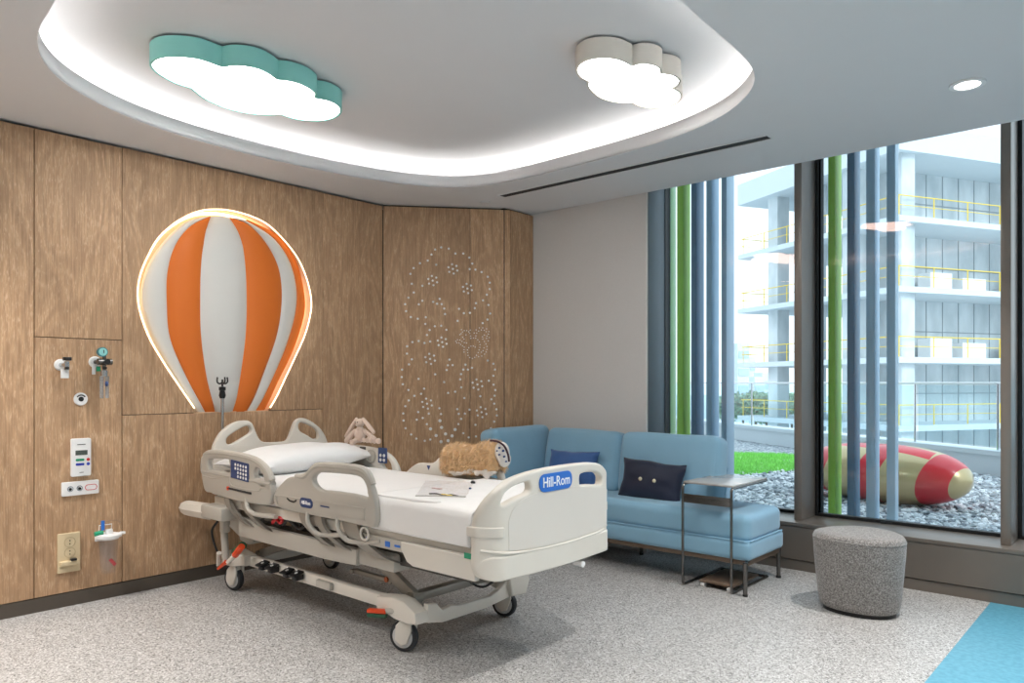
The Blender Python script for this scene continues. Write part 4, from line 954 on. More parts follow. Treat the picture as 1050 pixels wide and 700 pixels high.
mb = MB().b2((-3.9, 2.52, 0.40), (-3.2, 2.80, 0.52), 0.02); mb.cyl((-3.2, 2.66, 0.44), (-2.75, 2.66, 0.36), 0.028); mb.b2((-3.55, 2.40, 0.47), (-3.48, 2.9, 0.60), 0.005); mb.build('motor_housing', M['beddark'], bed)
mb = MB()
mb.tube(cr([(-3.95, 2.29, 0.50), (-3.85, 2.27, 0.55), (-3.75, 2.30, 0.50), (-3.65, 2.27, 0.545), (-3.58, 2.30, 0.50), (-3.5, 2.28, 0.53)], 5, False), 0.009, 8)
mb.tube(cr([(-3.9, 2.31, 0.54), (-3.78, 2.29, 0.50), (-3.66, 2.31, 0.55), (-3.55, 2.29, 0.52)], 5, False), 0.007, 8); mb.build('cable_loop', M['blackplastic'], bed)
MB().tube(cr([(-3.79, 2.262, 0.51), (-3.75, 2.255, 0.54), (-3.71, 2.262, 0.52), (-3.68, 2.255, 0.545), (-3.72, 2.258, 0.55), (-3.77, 2.26, 0.525)], 4, True), 0.009, 8, closed=True).build('red_strap', M['red'], bed)
MB().tube(cr([(-2.62, 2.62, 0.44), (-2.58, 2.6, 0.34), (-2.50, 2.62, 0.31), (-2.44, 2.66, 0.36), (-2.42, 2.7, 0.44)], 5, False), 0.006, 8).build('cable', M['blackplastic'], bed)
# ---- base
YA, YC = 2.385, 3.06
def beam(y):
    mb = MB(); mb.b2((-4.36, y-0.022, 0.178), (-2.74, y+0.022, 0.24), 0.006); return mb.build('base_beam', M['bedplastic'], bed)
beam(YA); beam(YC-0.01)
# corner castings
def casting(x, y, s, sx):
    mb = MB()
    mb.prism([[(x-0.17*sx, 0.185), (x-0.17*sx, 0.245), (x-0.05*sx, 0.262), (x+0.03*sx, 0.255), (x+0.115*sx, 0.215), (x+0.125*sx, 0.165), (x+0.06*sx, 0.155), (x-0.03*sx, 0.160), (x-0.12*sx, 0.18)]], frame((0, y-0.02*s, 0), (1, 0, 0), (0, 0, 1), (0, -1, 0)), 0.085, 0.008)
    return mb.build('corner_casting', M['bedplastic'], bed)
casting(-2.77, YA, 1, 1); casting(-2.77, YC, -1, 1); casting(-4.38, YA, 1, -1); casting(-4.38, YC, -1, -1)
cb = [(2.40, 0.155), (2.40, 0.245), (2.46, 0.235), (2.50, 0.195), (2.56, 0.205), (2.62, 0.19), (2.84, 0.19), (2.92, 0.215), (3.00, 0.27), (3.08, 0.27), (3.08, 0.17), (2.95, 0.15), (2.8, 0.135), (2.5, 0.135)]
MB().prism([cb], frame((-2.665, 0, 0), (0, 1, 0), (0, 0, 1), (1, 0, 0)), 0.03, 0.005).build('foot_crossbar', M['bedplastic'], bed)
MB().prism([cb], frame((-4.42, 0, 0), (0, 1, 0), (0, 0, 1), (1, 0, 0)), 0.04, 0.005).build('head_crossbar', M['bedplastic'], bed)
MB().prism([[(2.98, 0.16), (2.96, 0.27), (3.0, 0.33), (3.07, 0.345), (3.13, 0.33), (3.125, 0.22), (3.10, 0.15)]], frame((-2.68, 0, 0), (0, 1, 0), (0, 0, 1), (1, 0, 0)), 0.11, 0.012).build('castor_shroud', M['bedplastic'], bed)
# castors
def castor(x, y, face=0.0):
    a = math.radians(face); fr = T(x, y, 0) @ rot('Z', face)
    def P(*q): return fr @ Vector(q)
    mb = MB(); mb.cyl(P(0.02, 0, 0.13), P(0.02, 0, 0.20), 0.026, 0.030)
    mb.prism([[(-0.035, 0.06), (-0.03, 0.13), (0.0, 0.16), (0.05, 0.16), (0.055, 0.11), (0.03, 0.045), (0.0, 0.035)]], fr @ frame((0, -0.028, 0), (1, 0, 0), (0, 0, 1), (0, -1, 0)), 0.014, 0.004)
    mb.prism([[(-0.035, 0.06), (-0.03, 0.13), (0.0, 0.16), (0.05, 0.16), (0.055, 0.11), (0.03, 0.045), (0.0, 0.035)]], fr @ frame((0, 0.028, 0), (1, 0, 0), (0, 0, 1), (0, -1, 0)), 0.014, 0.004)
    mb.b2((0, 0, 0), (0, 0, 0)) if False else None
    c = mb.build('castor', M['bedplastic'], bed)
    W = fr @ frame((0, 0, 0.074), (1, 0, 0), (0, 0, 1), (0, -1, 0))
    MB().lathe([(0.058, -0.019), (0.070, -0.016), (0.074, -0.006), (0.074, 0.006), (0.070, 0.016), (0.058, 0.019)], W, 36).build('tyre', M['rubber'], c)
    MB().lathe([(0.0, -0.022), (0.052, -0.021), (0.060, -0.015), (0.060, 0.015), (0.052, 0.021), (0, 0.022)], W, 36).build('wheel_disc', M['disc'], c)
castor(-2.785, 2.37, 20); castor(-2.78, 3.09, 15); castor(-4.40, 2.36, 12); castor(-4.40, 3.08, 10)
# brake pedals
def pedal(x, y, L=0.13, ang=180):
    fr = T(x, y, 0.20) @ rot('Z', ang)
    a = MB().tube([fr @ Vector((0, 0, 0.0)), fr @ Vector((0.06, 0, -0.008))], 0.014, 8).build('brake_pedal', M['bedgrey'], bed)
    MB().box(fr @ Vector((0.105, 0, -0.010)), (0.10, 0.036, 0.018), rot('Z', ang), bev=0.006).build('orange_pad', M['orange_pedal'], a)
    MB().box(fr @ Vector((0.105, 0.0, -0.030)), (0.10, 0.034, 0.020), rot('Z', ang), bev=0.006).build('green_pad', M['green_pedal'], a)
pedal(-2.80, 2.34, ang=208)
# upright brake lever at the head end
a = MB().tube([(-4.41, 2.31, 0.22), (-4.45, 2.28, 0.17), (-4.40, 2.26, 0.25)], 0.016, 8).build('brake_lever', M['bedplastic'], bed)
c1 = onY(242, 557, 2.26); c2 = onY(249, 569, 2.26)
MB().tube([onY(248, 560, 2.25), onY(241, 569, 2.25)], 0.020, 8).build('orange_pad', M['orange_pedal'], a)
MB().tube([onY(249, 559, 2.275), onY(241, 566, 2.275)], 0.025, 8).build('green_pad', M['green_pedal'], a)
MB().tube([onY(241, 569, 2.26), onY(233, 577, 2.26)], 0.014, 8).build('lever_rod', M['bedplastic'], a)
MB().tube([onY(232, 576, 2.25), onY(223.5, 583, 2.25)], [0.014, 0.008], 8).build('orange_tip', M['orange_pedal'], a)
# black double foot pedals along the near beam
for i, (px, py) in enumerate(((270, 580), (279.5, 582.5), (295, 588.5), (304.5, 592))):
    q = onY(px, py, 2.33)
    pd = MB().box((q.x, 2.325, 0.235), (0.062, 0.065, 0.010), rot('X', 18), bev=0.002).box((q.x, 2.335, 0.215), (0.045, 0.05, 0.03), bev=0.003).build('foot_pedal', M['blackplastic'], bed)
    mb = MB(); mb.prism([circ(0.009, 12), circ(0.006, 12)], T(q.x+0.005, 2.322, 0.242) @ rot('X', 18), 0.002); mb.prism([[(-0.018, 0.014), (-0.010, 0.022), (-0.018, 0.024)]], T(q.x, 2.318, 0.243) @ rot('X', 18), 0.002); mb.build('pedal_symbol', M['whiteprint'], pd, smooth=0)
q0, q1 = onY(300, 590, 2.345), onY(336, 604, 2.345)
MB().b2((q1.x-0.10, 2.335, 0.19), (q1.x+0.03, 2.362, 0.232), 0.006).build('beam_cover', M['bedgrey'], bed)
# scissor arms
def link(a, b, w, th, nm='lift_arm', m='bedmetal'):
    a, b = Vector(a), Vector(b); d = (b-a); L = d.length; ang = -math.atan2(d.z, d.x)
    mb = MB(); mb.box((a+b)/2, (L, th, w), Matrix.Rotation(ang, 4, 'Y'), bev=0.008); mb.cyl(a+Vector((0, -th*.8, 0)), a+Vector((0, th*.8, 0)), w*0.45); mb.cyl(b+Vector((0, -th*.8, 0)), b+Vector((0, th*.8, 0)), w*0.45)
    return mb.build(nm, M[m], bed)
link((-2.80, 2.455, 0.235), (-3.18, 2.455, 0.425), 0.065, 0.035)
link((-2.80, 2.97, 0.245), (-3.18, 2.97, 0.425), 0.055, 0.03)
link((-4.25, 2.455, 0.235), (-3.75, 2.455, 0.40), 0.05, 0.03)
link((-4.25, 2.97, 0.235), (-3.75, 2.97, 0.40), 0.05, 0.03)
link((-3.30, 2.46, 0.285), (-2.98, 2.46, 0.285), 0.028, 0.028, 'push_rod')
MB().cyl((-3.0, 2.43, 0.295), (-3.0, 2.475, 0.295), 0.014).build('pivot_bolt', mat('copper', rgb(170, 95, 60), 0.4, 0.6), bed)
link((-4.20, 2.62, 0.26), (-3.55, 2.62, 0.34), 0.05, 0.05, 'actuator', 'bedplastic')
for lo_, hi_ in (((-3.20, 2.43, 0.40), (-3.15, 3.0, 0.45)), ((-2.84, 2.43, 0.22), (-2.78, 3.0, 0.26)), ((-3.78, 2.43, 0.38), (-3.72, 3.0, 0.42))): MB().b2(lo_, hi_, 0.004).build('torsion_bar', M['bedmetal'], bed)
# head end column and bumper
mb = MB(); mb.prism([[(-4.42, 0.545), (-4.12, 0.545), (-4.12, 0.50), (-4.17, 0.40), (-4.14, 0.345), (-4.20, 0.315), (-4.30, 0.33), (-4.33, 0.42), (-4.42, 0.47)]], frame((0, 2.42, 0), (1, 0, 0), (0, 0, 1), (0, -1, 0)), 0.16, 0.01); mb.build('column_cover', M['bedgrey'], bed)
mb = MB(); mb.b2((-4.46, 2.17, 0.475), (-4.20, 2.30, 0.555), 0.012); mb.b2((-4.38, 2.25, 0.38), (-4.33, 2.30, 0.48), 0.01); mb.cyl((-4.37, 2.29, 0.20), (-4.40, 2.29, 0.42), 0.022); mb.build('corner_bracket', M['bedgrey'], bed)
MB().tube(cr([(-4.42, 2.26, 0.44), (-4.47, 2.25, 0.38), (-4.46, 2.26, 0.30), (-4.43, 2.27, 0.24)], 4, False), 0.007, 8).build('cable', M['blackplastic'], bed)
mb = MB(); P = [(-4.795, 2.215, 0.500), (-4.76, 2.215, 0.498), (-4.70, 2.215, 0.497), (-4.44, 2.22, 0.505)]
mb.tube(P, [0.018, 0.040, 0.050, 0.052], 8); mb.build('wall_bumper', M['bedplastic'], bed)
# ---- pillow, bag, toys, pole
F2 = T(-4.24, 2.71, 0.810) @ rot('X', 2) @ rot('Z', 90)
t = MB().pillow(0.87, 0.55, 0.175, F2, 30, 0.04, 0.014, 3).build('pillow', M['pillow'], smooth=70); tag(t, 'plump white pillow at the head of the hospital bed', 'pillow')
# pouch
t = thing('plastic_pouch', 'flat clear plastic pouch with tubing lying on the bed sheet', 'pouch', (-2.75, 2.72, 0.757))
def bz(px, py): return onZ(px, py, 0.768)
q = [bz(436.5, 493), bz(486.6, 494), bz(477.6, 510), bz(426, 509)]
rowsN = 10; rows = []
for i in range(rowsN+1):
    a = q[0].lerp(q[3], i/rowsN); b = q[1].lerp(q[2], i/rowsN)
    rows.append([a.lerp(b, j/14)+Vector((0, 0, 0.003+0.006*noise.noise(Vector((i*.6, j*.6, 1))))) for j in range(15)])
MB().loft(rows, closed=False, cap=False).build('pouch_film', M['plastic'], t, smooth=70)
MB().tube([q[3]+Vector((0, 0, 0.004)), q[2].lerp(q[3], .5)+Vector((0, 0, 0.006)), q[2]+Vector((0, 0, 0.004))], 0.003, 6).build('sealed_edge', M['bedgrey'], t)
MB().tube(cr([bz(440, 506), bz(448, 506), bz(455, 508), bz(462, 507), bz(470, 508.5)], 4, False), 0.0035, 6).build('tubing', M['dark'], t)
MB().box(bz(458, 507.6), (0.07, 0.012, 0.008), bev=0.002).build('yellow_clip', M['yellow'], t)
MB().box(bz(448, 500.5), (0.06, 0.02, 0.004), bev=0.001).build('pink_label', mat('pink_label', rgb(225, 190, 185), 0.6), t)
MB().ell(bz(485, 494.5), (0.016, 0.010, 0.010)).build('black_cap', M['blackplastic'], t)
MB().ell(bz(482, 500.5), (0.008, 0.006, 0.005)).build('blue_cap', M['navylabel'], t)
# bunny sitting on the far head rail
bx, by, bzz = onY(369, 452, 3.10).x, 3.115, 0.875
BS = 1.12
def BP(px, py, y): return onY(px, py, y)
t = thing('bunny_toy', 'pale pink plush bunny sitting on the far head side rail', 'plush toy', (bx, by, bzz))
I = Matrix.Identity(4)
def pp(px, py, dy=0): return BP(px, py, by+dy)
head = pp(369, 433.5)
ears = []
def chain(a, b, r0, r1, n=7, bul=1.0):
    a, b = Vector(a), Vector(b); out = []
    for i in range(n):
        f = i/(n-1); r = r0+(r1-r0)*f; r *= 1+0.35*math.sin(f*math.pi)*bul; out.append((a.lerp(b, f), (r, r*0.8, r), I))
    return out
body = [(pp(369, 446.5), (0.040, 0.034, 0.050), I), (head, (0.031, 0.030, 0.031), I), (head+Vector((0, -0.022, -0.008)), (0.018, 0.016, 0.014), I), (pp(369, 440), (0.028, 0.026, 0.02), I)]
body += chain(pp(364, 442, -0.01), pp(355.5, 451.5, -0.03), 0.018, 0.020, 6, 0)
body += chain(pp(374, 442, -0.01), pp(384, 450, -0.03), 0.018, 0.018, 6, 0)
body += chain(pp(366, 451, -0.02), pp(361, 453.5, -0.07), 0.018, 0.020, 5, 0)
body += chain(pp(373, 451, -0.02), pp(388, 452, -0.06), 0.018, 0.020, 5, 0)
bb = blob('body', body, M['bunny'], t, 0.004, 3)
blob('ear', chain(pp(365.5, 429.5), pp(355, 447, -0.012), 0.013, 0.014, 9, 0.8), M['bunny'], t, 0.004, 3)
blob('ear', chain(pp(372.5, 429.5), pp(383, 443, -0.012), 0.013, 0.014, 9, 0.8), M['bunny'], t, 0.004, 3)
MB().ell(head+Vector((0.002, -0.040, -0.004)), (0.005, 0.004, 0.004)).build('nose', mat('nose_pink', rgb(190, 120, 110), 0.7), t)
for s in (-1, 1): MB().ell(head+Vector((s*0.012, -0.030, 0.006)), (0.0032, 0.003, 0.0032)).build('eye', M['blackplastic'], t)
# furry cushion toy draped over the far foot rail
c0 = onY(484, 470, 3.08)
t = thing('furry_toy', 'tan furry plush with white lining draped over the far foot side rail', 'plush toy', (c0.x, 3.10, 0.87))
body = []
for i in range(9):
    f = i/8; px = 463+f*46; q = onY(px, 468.5+1.0*math.sin(f*5)-f*0.6, 3.10)
    body.append((q, (0.045, 0.075, 0.082+0.010*math.sin(f*9)), I)); body.append((q+Vector((0, -0.035, -0.045)), (0.045, 0.038, 0.055+0.006*math.sin(f*13)), I)); body.append((q+Vector((0, 0.035, -0.045)), (0.045, 0.038, 0.06), I))
fb_ = blob('furry_body', body, M['fur'], t, 0.008, 4)
rnd = random.Random(5); mb = MB(); me = fb_.data; vsx = [(v.co.copy(), v.normal.copy()) for v in me.vertices]
verts, faces = [], []
for k in range(6500):
    p, n_ = rnd.choice(vsx); dirn = (n_ + Vector((rnd.uniform(-.8, .8), rnd.uniform(-.6, .6), rnd.uniform(-1.2, 0.1)))).normalized(); L = rnd.uniform(0.010, 0.024)
    sd = dirn.cross(Vector((rnd.random(), rnd.random(), rnd.random()))).normalized()*0.0022; b = len(verts); verts += [p-sd, p+sd, p+dirn*L]; faces.append((b, b+1, b+2))
me = bpy.data.meshes.new('fur_tufts'); me.from_pydata([tuple(v) for v in verts], [], faces); me.materials.append(M['fur']); o = bpy.data.objects.new('fur_tufts', me); COL.objects.link(o); o.parent = t; o.matrix_parent_inverse = T(*(-t.location)); o['kind'] = 'stuff'
# pointed white lining hanging below
ln = []
for i in range(12):
    f = i/11; q = onY(463+f*43, 483.5+1.5*math.sin(f*9), 3.045); ln.append((q, (0.026, 0.018, 0.014+0.006*math.sin(f*17)), I))
for px, py, r in ((498, 485, .024), (499, 488, .018), (500, 491, .011), (489, 485, .016), (470, 485, .014)): ln.append((onY(px, py, 3.035), (r*1.2, 0.012, r), I))
blob('white_lining', ln, M['furw'], t, 0.005, 2)
pc = onY(514.5, 464, 3.10)
hd = blob('patterned_head', [(pc, (0.040, 0.05, 0.062), I), (pc+Vector((0.02, 0, -0.035)), (0.030, 0.045, 0.045), I), (onY(506, 459, 3.10), (0.03, 0.05, 0.04), I)], M['furw'], t, 0.006, 3)
mb = MB()
for px, py, r in ((512, 459, .005), (516, 462, .006), (512, 466, .004), (517, 468, .005), (519, 473, .004), (510, 462, .004)): mb.ell(onY(px, py, 3.055), (r, 0.010, r*1.2), None, 2)
mb.build('blue_print', M['navylabel'], hd)
MB().tube(cr([onY(503, 451.5, 3.075), onY(510, 452.5, 3.07), onY(517, 457, 3.07), onY(521, 466, 3.075), onY(522, 473, 3.08)], 4, False), 0.006, 8).build('dark_trim', mat('maroon_trim', rgb(70, 40, 50), 0.7), hd)
# infusion pole behind the headboard
py_ = onX(228, 400, -4.70)
t = thing('infusion_pole', 'thin chrome infusion pole with black hooks behind the headboard', 'pole', (-4.70, py_.y, 0.5))
MB().cyl((-4.70, py_.y, 0.56), (-4.70, py_.y, 1.23), 0.010).build('pole', M['chrome'], t)
MB().lathe([(0.0, 0), (0.016, 0), (0.022, 0.02), (0.016, 0.05), (0.022, 0.055), (0.022, 0.075), (0.0, 0.08)], T(-4.70, py_.y, 1.195)).cyl((-4.70, py_.y, 1.26), (-4.70, py_.y, 1.32), 0.006).build('height_clamp', M['blackplastic'], t)
for s in (-1, 1):
    MB().tube(cr([(-4.70, py_.y, 1.300), (-4.70, py_.y+s*0.020, 1.292), (-4.70, py_.y+s*0.036, 1.305), (-4.70, py_.y+s*0.034, 1.335)], 4, False), 0.0055, 8).build('hook', M['blackplastic'], t)
MB().tube(cr([(-4.70, py_.y, 1.300), (-4.682, py_.y, 1.292), (-4.665, py_.y, 1.31), (-4.668, py_.y, 1.335)], 4, False), 0.0055, 8).build('hook', M['blackplastic'], t)
MB().box((-4.65, py_.y, 0.575), (0.12, 0.04, 0.03), bev=0.004).build('socket_clamp', M['bedmetal'], t)
# ================================================================== OUTSIDE
ZG = 0.15
mb = MB(); mb.b2((-9, 5.2, 3.25), (6, 5.6, 11)); mb.b2((-9, 5.2, -0.6), (-4.3, 5.6, 3.25)); mb.b2((3.1, 5.3, -0.6), (6, 5.6, 3.25)); o = mb.build('facade_wall', mat('shading_cladding', rgb(84, 88, 92), 0.6), smooth=0); tag(o, kind='structure')  # unseen wall, clad dark so the fin fronts receive less light
# facade fins
FY = 5.93
fc = {'green': mat('fin_green', rgb(170, 222, 90), 0.5), 'navy': mat('fin_dark_blue', rgb(108, 140, 164), 0.5), 'blue': mat('fin_blue', rgb(165, 198, 220), 0.5), 'steel': mat('fin_blue_grey', rgb(186, 212, 230), 0.5), 'pale': mat('fin_pale_blue', rgb(222, 236, 244), 0.5)}
FINS = [(672, 681, 686, 'steel', 'leftmost'), (682.5, 687, 693.5, 'pale', ''), (694, 700.5, 708, 'green', ''), (708.5, 714, 722, 'navy', ''), (724, 729.5, 737.5, 'steel', ''), (739.5, 745, 753, 'steel', ''),
        (828, 835.5, 842.5, 'pale', ''), (849, 856, 863, 'green', ''), (868.5, 876, 882, 'navy', ''), (888, 897, 902, 'steel', ''), (909, 918, 921.5, 'steel', '')]
LB = ['blue grey facade fin at the far left edge of the left window', 'pale blue facade fin left of the green fin in the left window', 'green vertical facade fin outside the left window', 'dark blue facade fin right of the green fin in the left window', 'blue grey facade fin second from the right in the left window', 'blue grey facade fin rightmost in the left window, beside the grass',
      'pale blue facade fin beside the mullion at the left edge of the middle window', 'green vertical facade fin outside the middle window', 'dark blue facade fin right of the green fin in the middle window', 'blue grey facade fin between the dark fin and the rightmost fin of the middle window', 'blue facade fin rightmost in the middle window in front of the striped seat']
FR = []
for (a, b, c, k, _), lb in zip(FINS, LB):
    xa, xb = onY(a, 392, FY).x, onY(b, 392, FY).x; FR.append((xa, xb))
    d = ray(c, 392); yb = xb/d.x*d.y
    o = MB().b2((xa, FY, ZG-0.1), (xb, max(FY+0.06, min(yb, FY+0.30)), 4.2), bev=0.004).build('facade_fin', fc[k]); tag(o, lb, 'fin', 'vertical facade fins outside the windows')
# gravel terrace
def gmat():
    m = bpy.data.materials.new('grey_gravel'); m.use_nodes = True; nt = m.node_tree; L = nt.links.new; b = nt.nodes['Principled BSDF']; b.inputs['Roughness'].default_value = 0.9
    geo = N(nt, 'ShaderNodeNewGeometry'); r = ramp(nt, [(0, rgb(120, 128, 136)), (0.35, rgb(178, 186, 192)), (1, rgb(238, 241, 243))]); L(geo.outputs['Random Per Island'], r.inputs[0]); L(r.outputs[0], b.inputs['Base Color']); return m
def gbase():
    m = bpy.data.materials.new('gravel_bed'); m.use_nodes = True; nt = m.node_tree; L = nt.links.new; b = nt.nodes['Principled BSDF']; b.inputs['Roughness'].default_value = 0.95
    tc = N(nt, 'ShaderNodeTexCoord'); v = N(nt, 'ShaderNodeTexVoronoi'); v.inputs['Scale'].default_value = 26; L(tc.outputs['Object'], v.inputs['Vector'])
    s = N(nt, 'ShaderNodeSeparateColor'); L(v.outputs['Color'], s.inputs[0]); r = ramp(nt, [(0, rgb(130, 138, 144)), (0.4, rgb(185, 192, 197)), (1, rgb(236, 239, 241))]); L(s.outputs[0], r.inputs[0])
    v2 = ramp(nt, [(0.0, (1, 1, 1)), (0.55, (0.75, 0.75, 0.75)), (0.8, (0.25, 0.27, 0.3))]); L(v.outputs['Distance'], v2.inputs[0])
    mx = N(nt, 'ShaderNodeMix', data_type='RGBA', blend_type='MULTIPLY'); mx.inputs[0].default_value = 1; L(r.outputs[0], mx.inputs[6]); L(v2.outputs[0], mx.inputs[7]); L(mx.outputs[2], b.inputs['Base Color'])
    bp = N(nt, 'ShaderNodeBump'); bp.inputs['Strength'].default_value = 0.8; bp.inputs['Distance'].default_value = 0.03; bp.invert = True; L(v.outputs['Distance'], bp.inputs['Height']); L(bp.outputs[0], b.inputs['Normal']); return m
K0, K1 = Vector((-9.5, 16.3, 0)), Vector((3.2, 7.46, 0))      # foot of the parapet
cd = (K1-K0).normalized(); cn = Vector((-cd.y, cd.x, 0));  cn = cn if cn.y > 0 else -cn
mb = MB(); mb.loft([[Vector((-30, 5.64, ZG)), Vector((4.5, 5.64, ZG)), Vector((K1.x+1.3, K1.y-0.9, ZG)), Vector((K0.x-14, K0.y+9.8, ZG))], [Vector((-30, 5.64, ZG-0.6)), Vector((4.5, 5.64, ZG-0.6)), Vector((K1.x+1.3, K1.y-0.9, ZG-0.6)), Vector((K0.x-14, K0.y+9.8, ZG-0.6))]])
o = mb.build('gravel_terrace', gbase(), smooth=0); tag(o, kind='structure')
# loose stones
rnd = random.Random(11)
ico = bmesh.new(); bmesh.ops.create_icosphere(ico, subdivisions=1, radius=1); iv = [v.co.copy() for v in ico.verts]; ifc = [[v.index for v in f.verts] for f in ico.faces]; ico.free()
verts, faces = [], []
def inpar(x, y): return (Vector((x, y, 0))-K0).dot(cn) < -0.1
n = 0
while n < 7600:
    y = 5.7+rnd.random()**1.35*5.2; x = -(y*0.62)+rnd.uniform(0, 1)*(y*0.62+0.2)
    if x < -y*0.5 and y > 9.6: continue
    if not inpar(x, y) or (5.86 < y < 6.30 and any(p-0.05 < x < q+0.05 for p, q in FR)): continue
    n += 1
    r = rnd.uniform(0.014, 0.030)*(1+0.05*(y-6)); s = (r*rnd.uniform(.9, 1.6), r*rnd.uniform(.8, 1.2), r*rnd.uniform(.5, .8)); m = rot('Z', rnd.uniform(0, 360)) @ rot('X', rnd.uniform(-25, 25)) @ rot('Y', rnd.uniform(-25, 25)); b = len(verts)
    z = ZG+rnd.uniform(0.0, 0.012)
    for v in iv:
        q = m @ Vector((v.x*s[0], v.y*s[1], v.z*s[2]))*(1+rnd.uniform(-.12, .12)); verts.append((x+q.x, y+q.y, z+q.z))
    faces += [[i+b for i in f] for f in ifc]
me = bpy.data.meshes.new('gravel'); me.from_pydata(verts, [], faces); me.materials.append(gmat()); o = bpy.data.objects.new('gravel', me); COL.objects.link(o); tag(o, 'loose pale grey gravel stones covering the terrace outside the windows', 'gravel', kind='stuff')
# lawn strip
gm = mat('grass_blade', rgb(150, 220, 110), 0.8, var=0.35, vscale=12)
verts, faces = [], []
def lawn(x, y):   # elongated rounded patch
    g0, g1 = onZ(814, 471, ZG), onZ(742, 471, ZG)
    return True
GA = [onZ(640, 470, ZG), onZ(760, 466, ZG), onZ(800, 467, ZG), onZ(835, 469, ZG), onZ(836, 477, ZG), onZ(810, 483, ZG), onZ(770, 487, ZG), onZ(650, 489, ZG)]
def inpoly(x, y, P):
    c = False
    for i in range(len(P)):
        a, b = P[i-1], P[i]
        if (a.y > y) != (b.y > y) and x < (b.x-a.x)*(y-a.y)/(b.y-a.y)+a.x: c = not c
    return c
x0, x1, y0, y1 = min(p.x for p in GA), max(p.x for p in GA), min(p.y for p in GA), max(p.y for p in GA)
cnt = 0
while cnt < 26000:
    x, y = rnd.uniform(x0, x1), rnd.uniform(y0, y1)
    if not inpoly(x, y, GA): continue
    cnt += 1; a = rnd.uniform(0, 6.28); w = 0.007; h = rnd.uniform(0.03, 0.075); dx, dy = math.cos(a)*w, math.sin(a)*w; b = len(verts)
    verts += [(x-dx, y-dy, ZG), (x+dx, y+dy, ZG), (x+rnd.uniform(-.03, .03), y+rnd.uniform(-.03, .03), ZG+h)]; faces.append((b, b+1, b+2))
b = len(verts); verts += [(p.x, p.y, ZG+0.012) for p in GA]; faces.append(tuple(range(b, b+len(GA))))
me = bpy.data.meshes.new('grass'); me.from_pydata(verts, [], faces); me.materials.append(gm); o = bpy.data.objects.new('grass', me); COL.objects.link(o); tag(o, 'bright green grass patch on the gravel terrace', 'grass', kind='stuff')
# parapet kerb and glass railing
mb = MB()
def along(s, off, z): return K0 + cd*s + cn*off + Vector((0, 0, z))
Ltot = (K1-K0).length + 2.0
mb.loft([[along(s, 0, ZG-0.6), along(s, 0, 0.40), along(s, -0.03, 0.40), along(s, -0.03, 0.46), along(s, 0.36, 0.46), along(s, 0.36, ZG-0.9)] for s in (-14, Ltot)])
o = mb.build('terrace_kerb', M['slab'], smooth=0); tag(o, kind='structure')
t = thing('glass_railing', 'glass railing with thin steel posts on the terrace kerb', 'railing', along(6, 0.1, 0.46))
NS = [ -3, -1.6, -0.2, 1.2, 2.6, 4.0, 5.4, 6.8, 8.2, 9.55, 10.9, 12.3, 13.7]
for s in NS: MB().b2((-0.02, -0.02, 0), (0.02, 0.02, 0), 0) if False else MB().cyl(along(s, 0.1, 0.40), along(s, 0.1, 1.29), 0.016, None, 8).build('post', M['chrome'], t)
MB().tube([along(NS[0], 0.1, 1.29), along(NS[-1], 0.1, 1.29)], 0.016, 8).build('top_rail', M['white'], t)
for a, b in zip(NS, NS[1:]):
    MB().loft([[along(a+.05, 0.11, 0.50), along(b-.05, 0.11, 0.50), along(b-.05, 0.11, 1.26), along(a+.05, 0.11, 1.26)], [along(a+.05, 0.122, 0.50), along(b-.05, 0.122, 0.50), along(b-.05, 0.122, 1.26), along(a+.05, 0.122, 1.26)]]).build('glass_panel', M['railglass'], t)
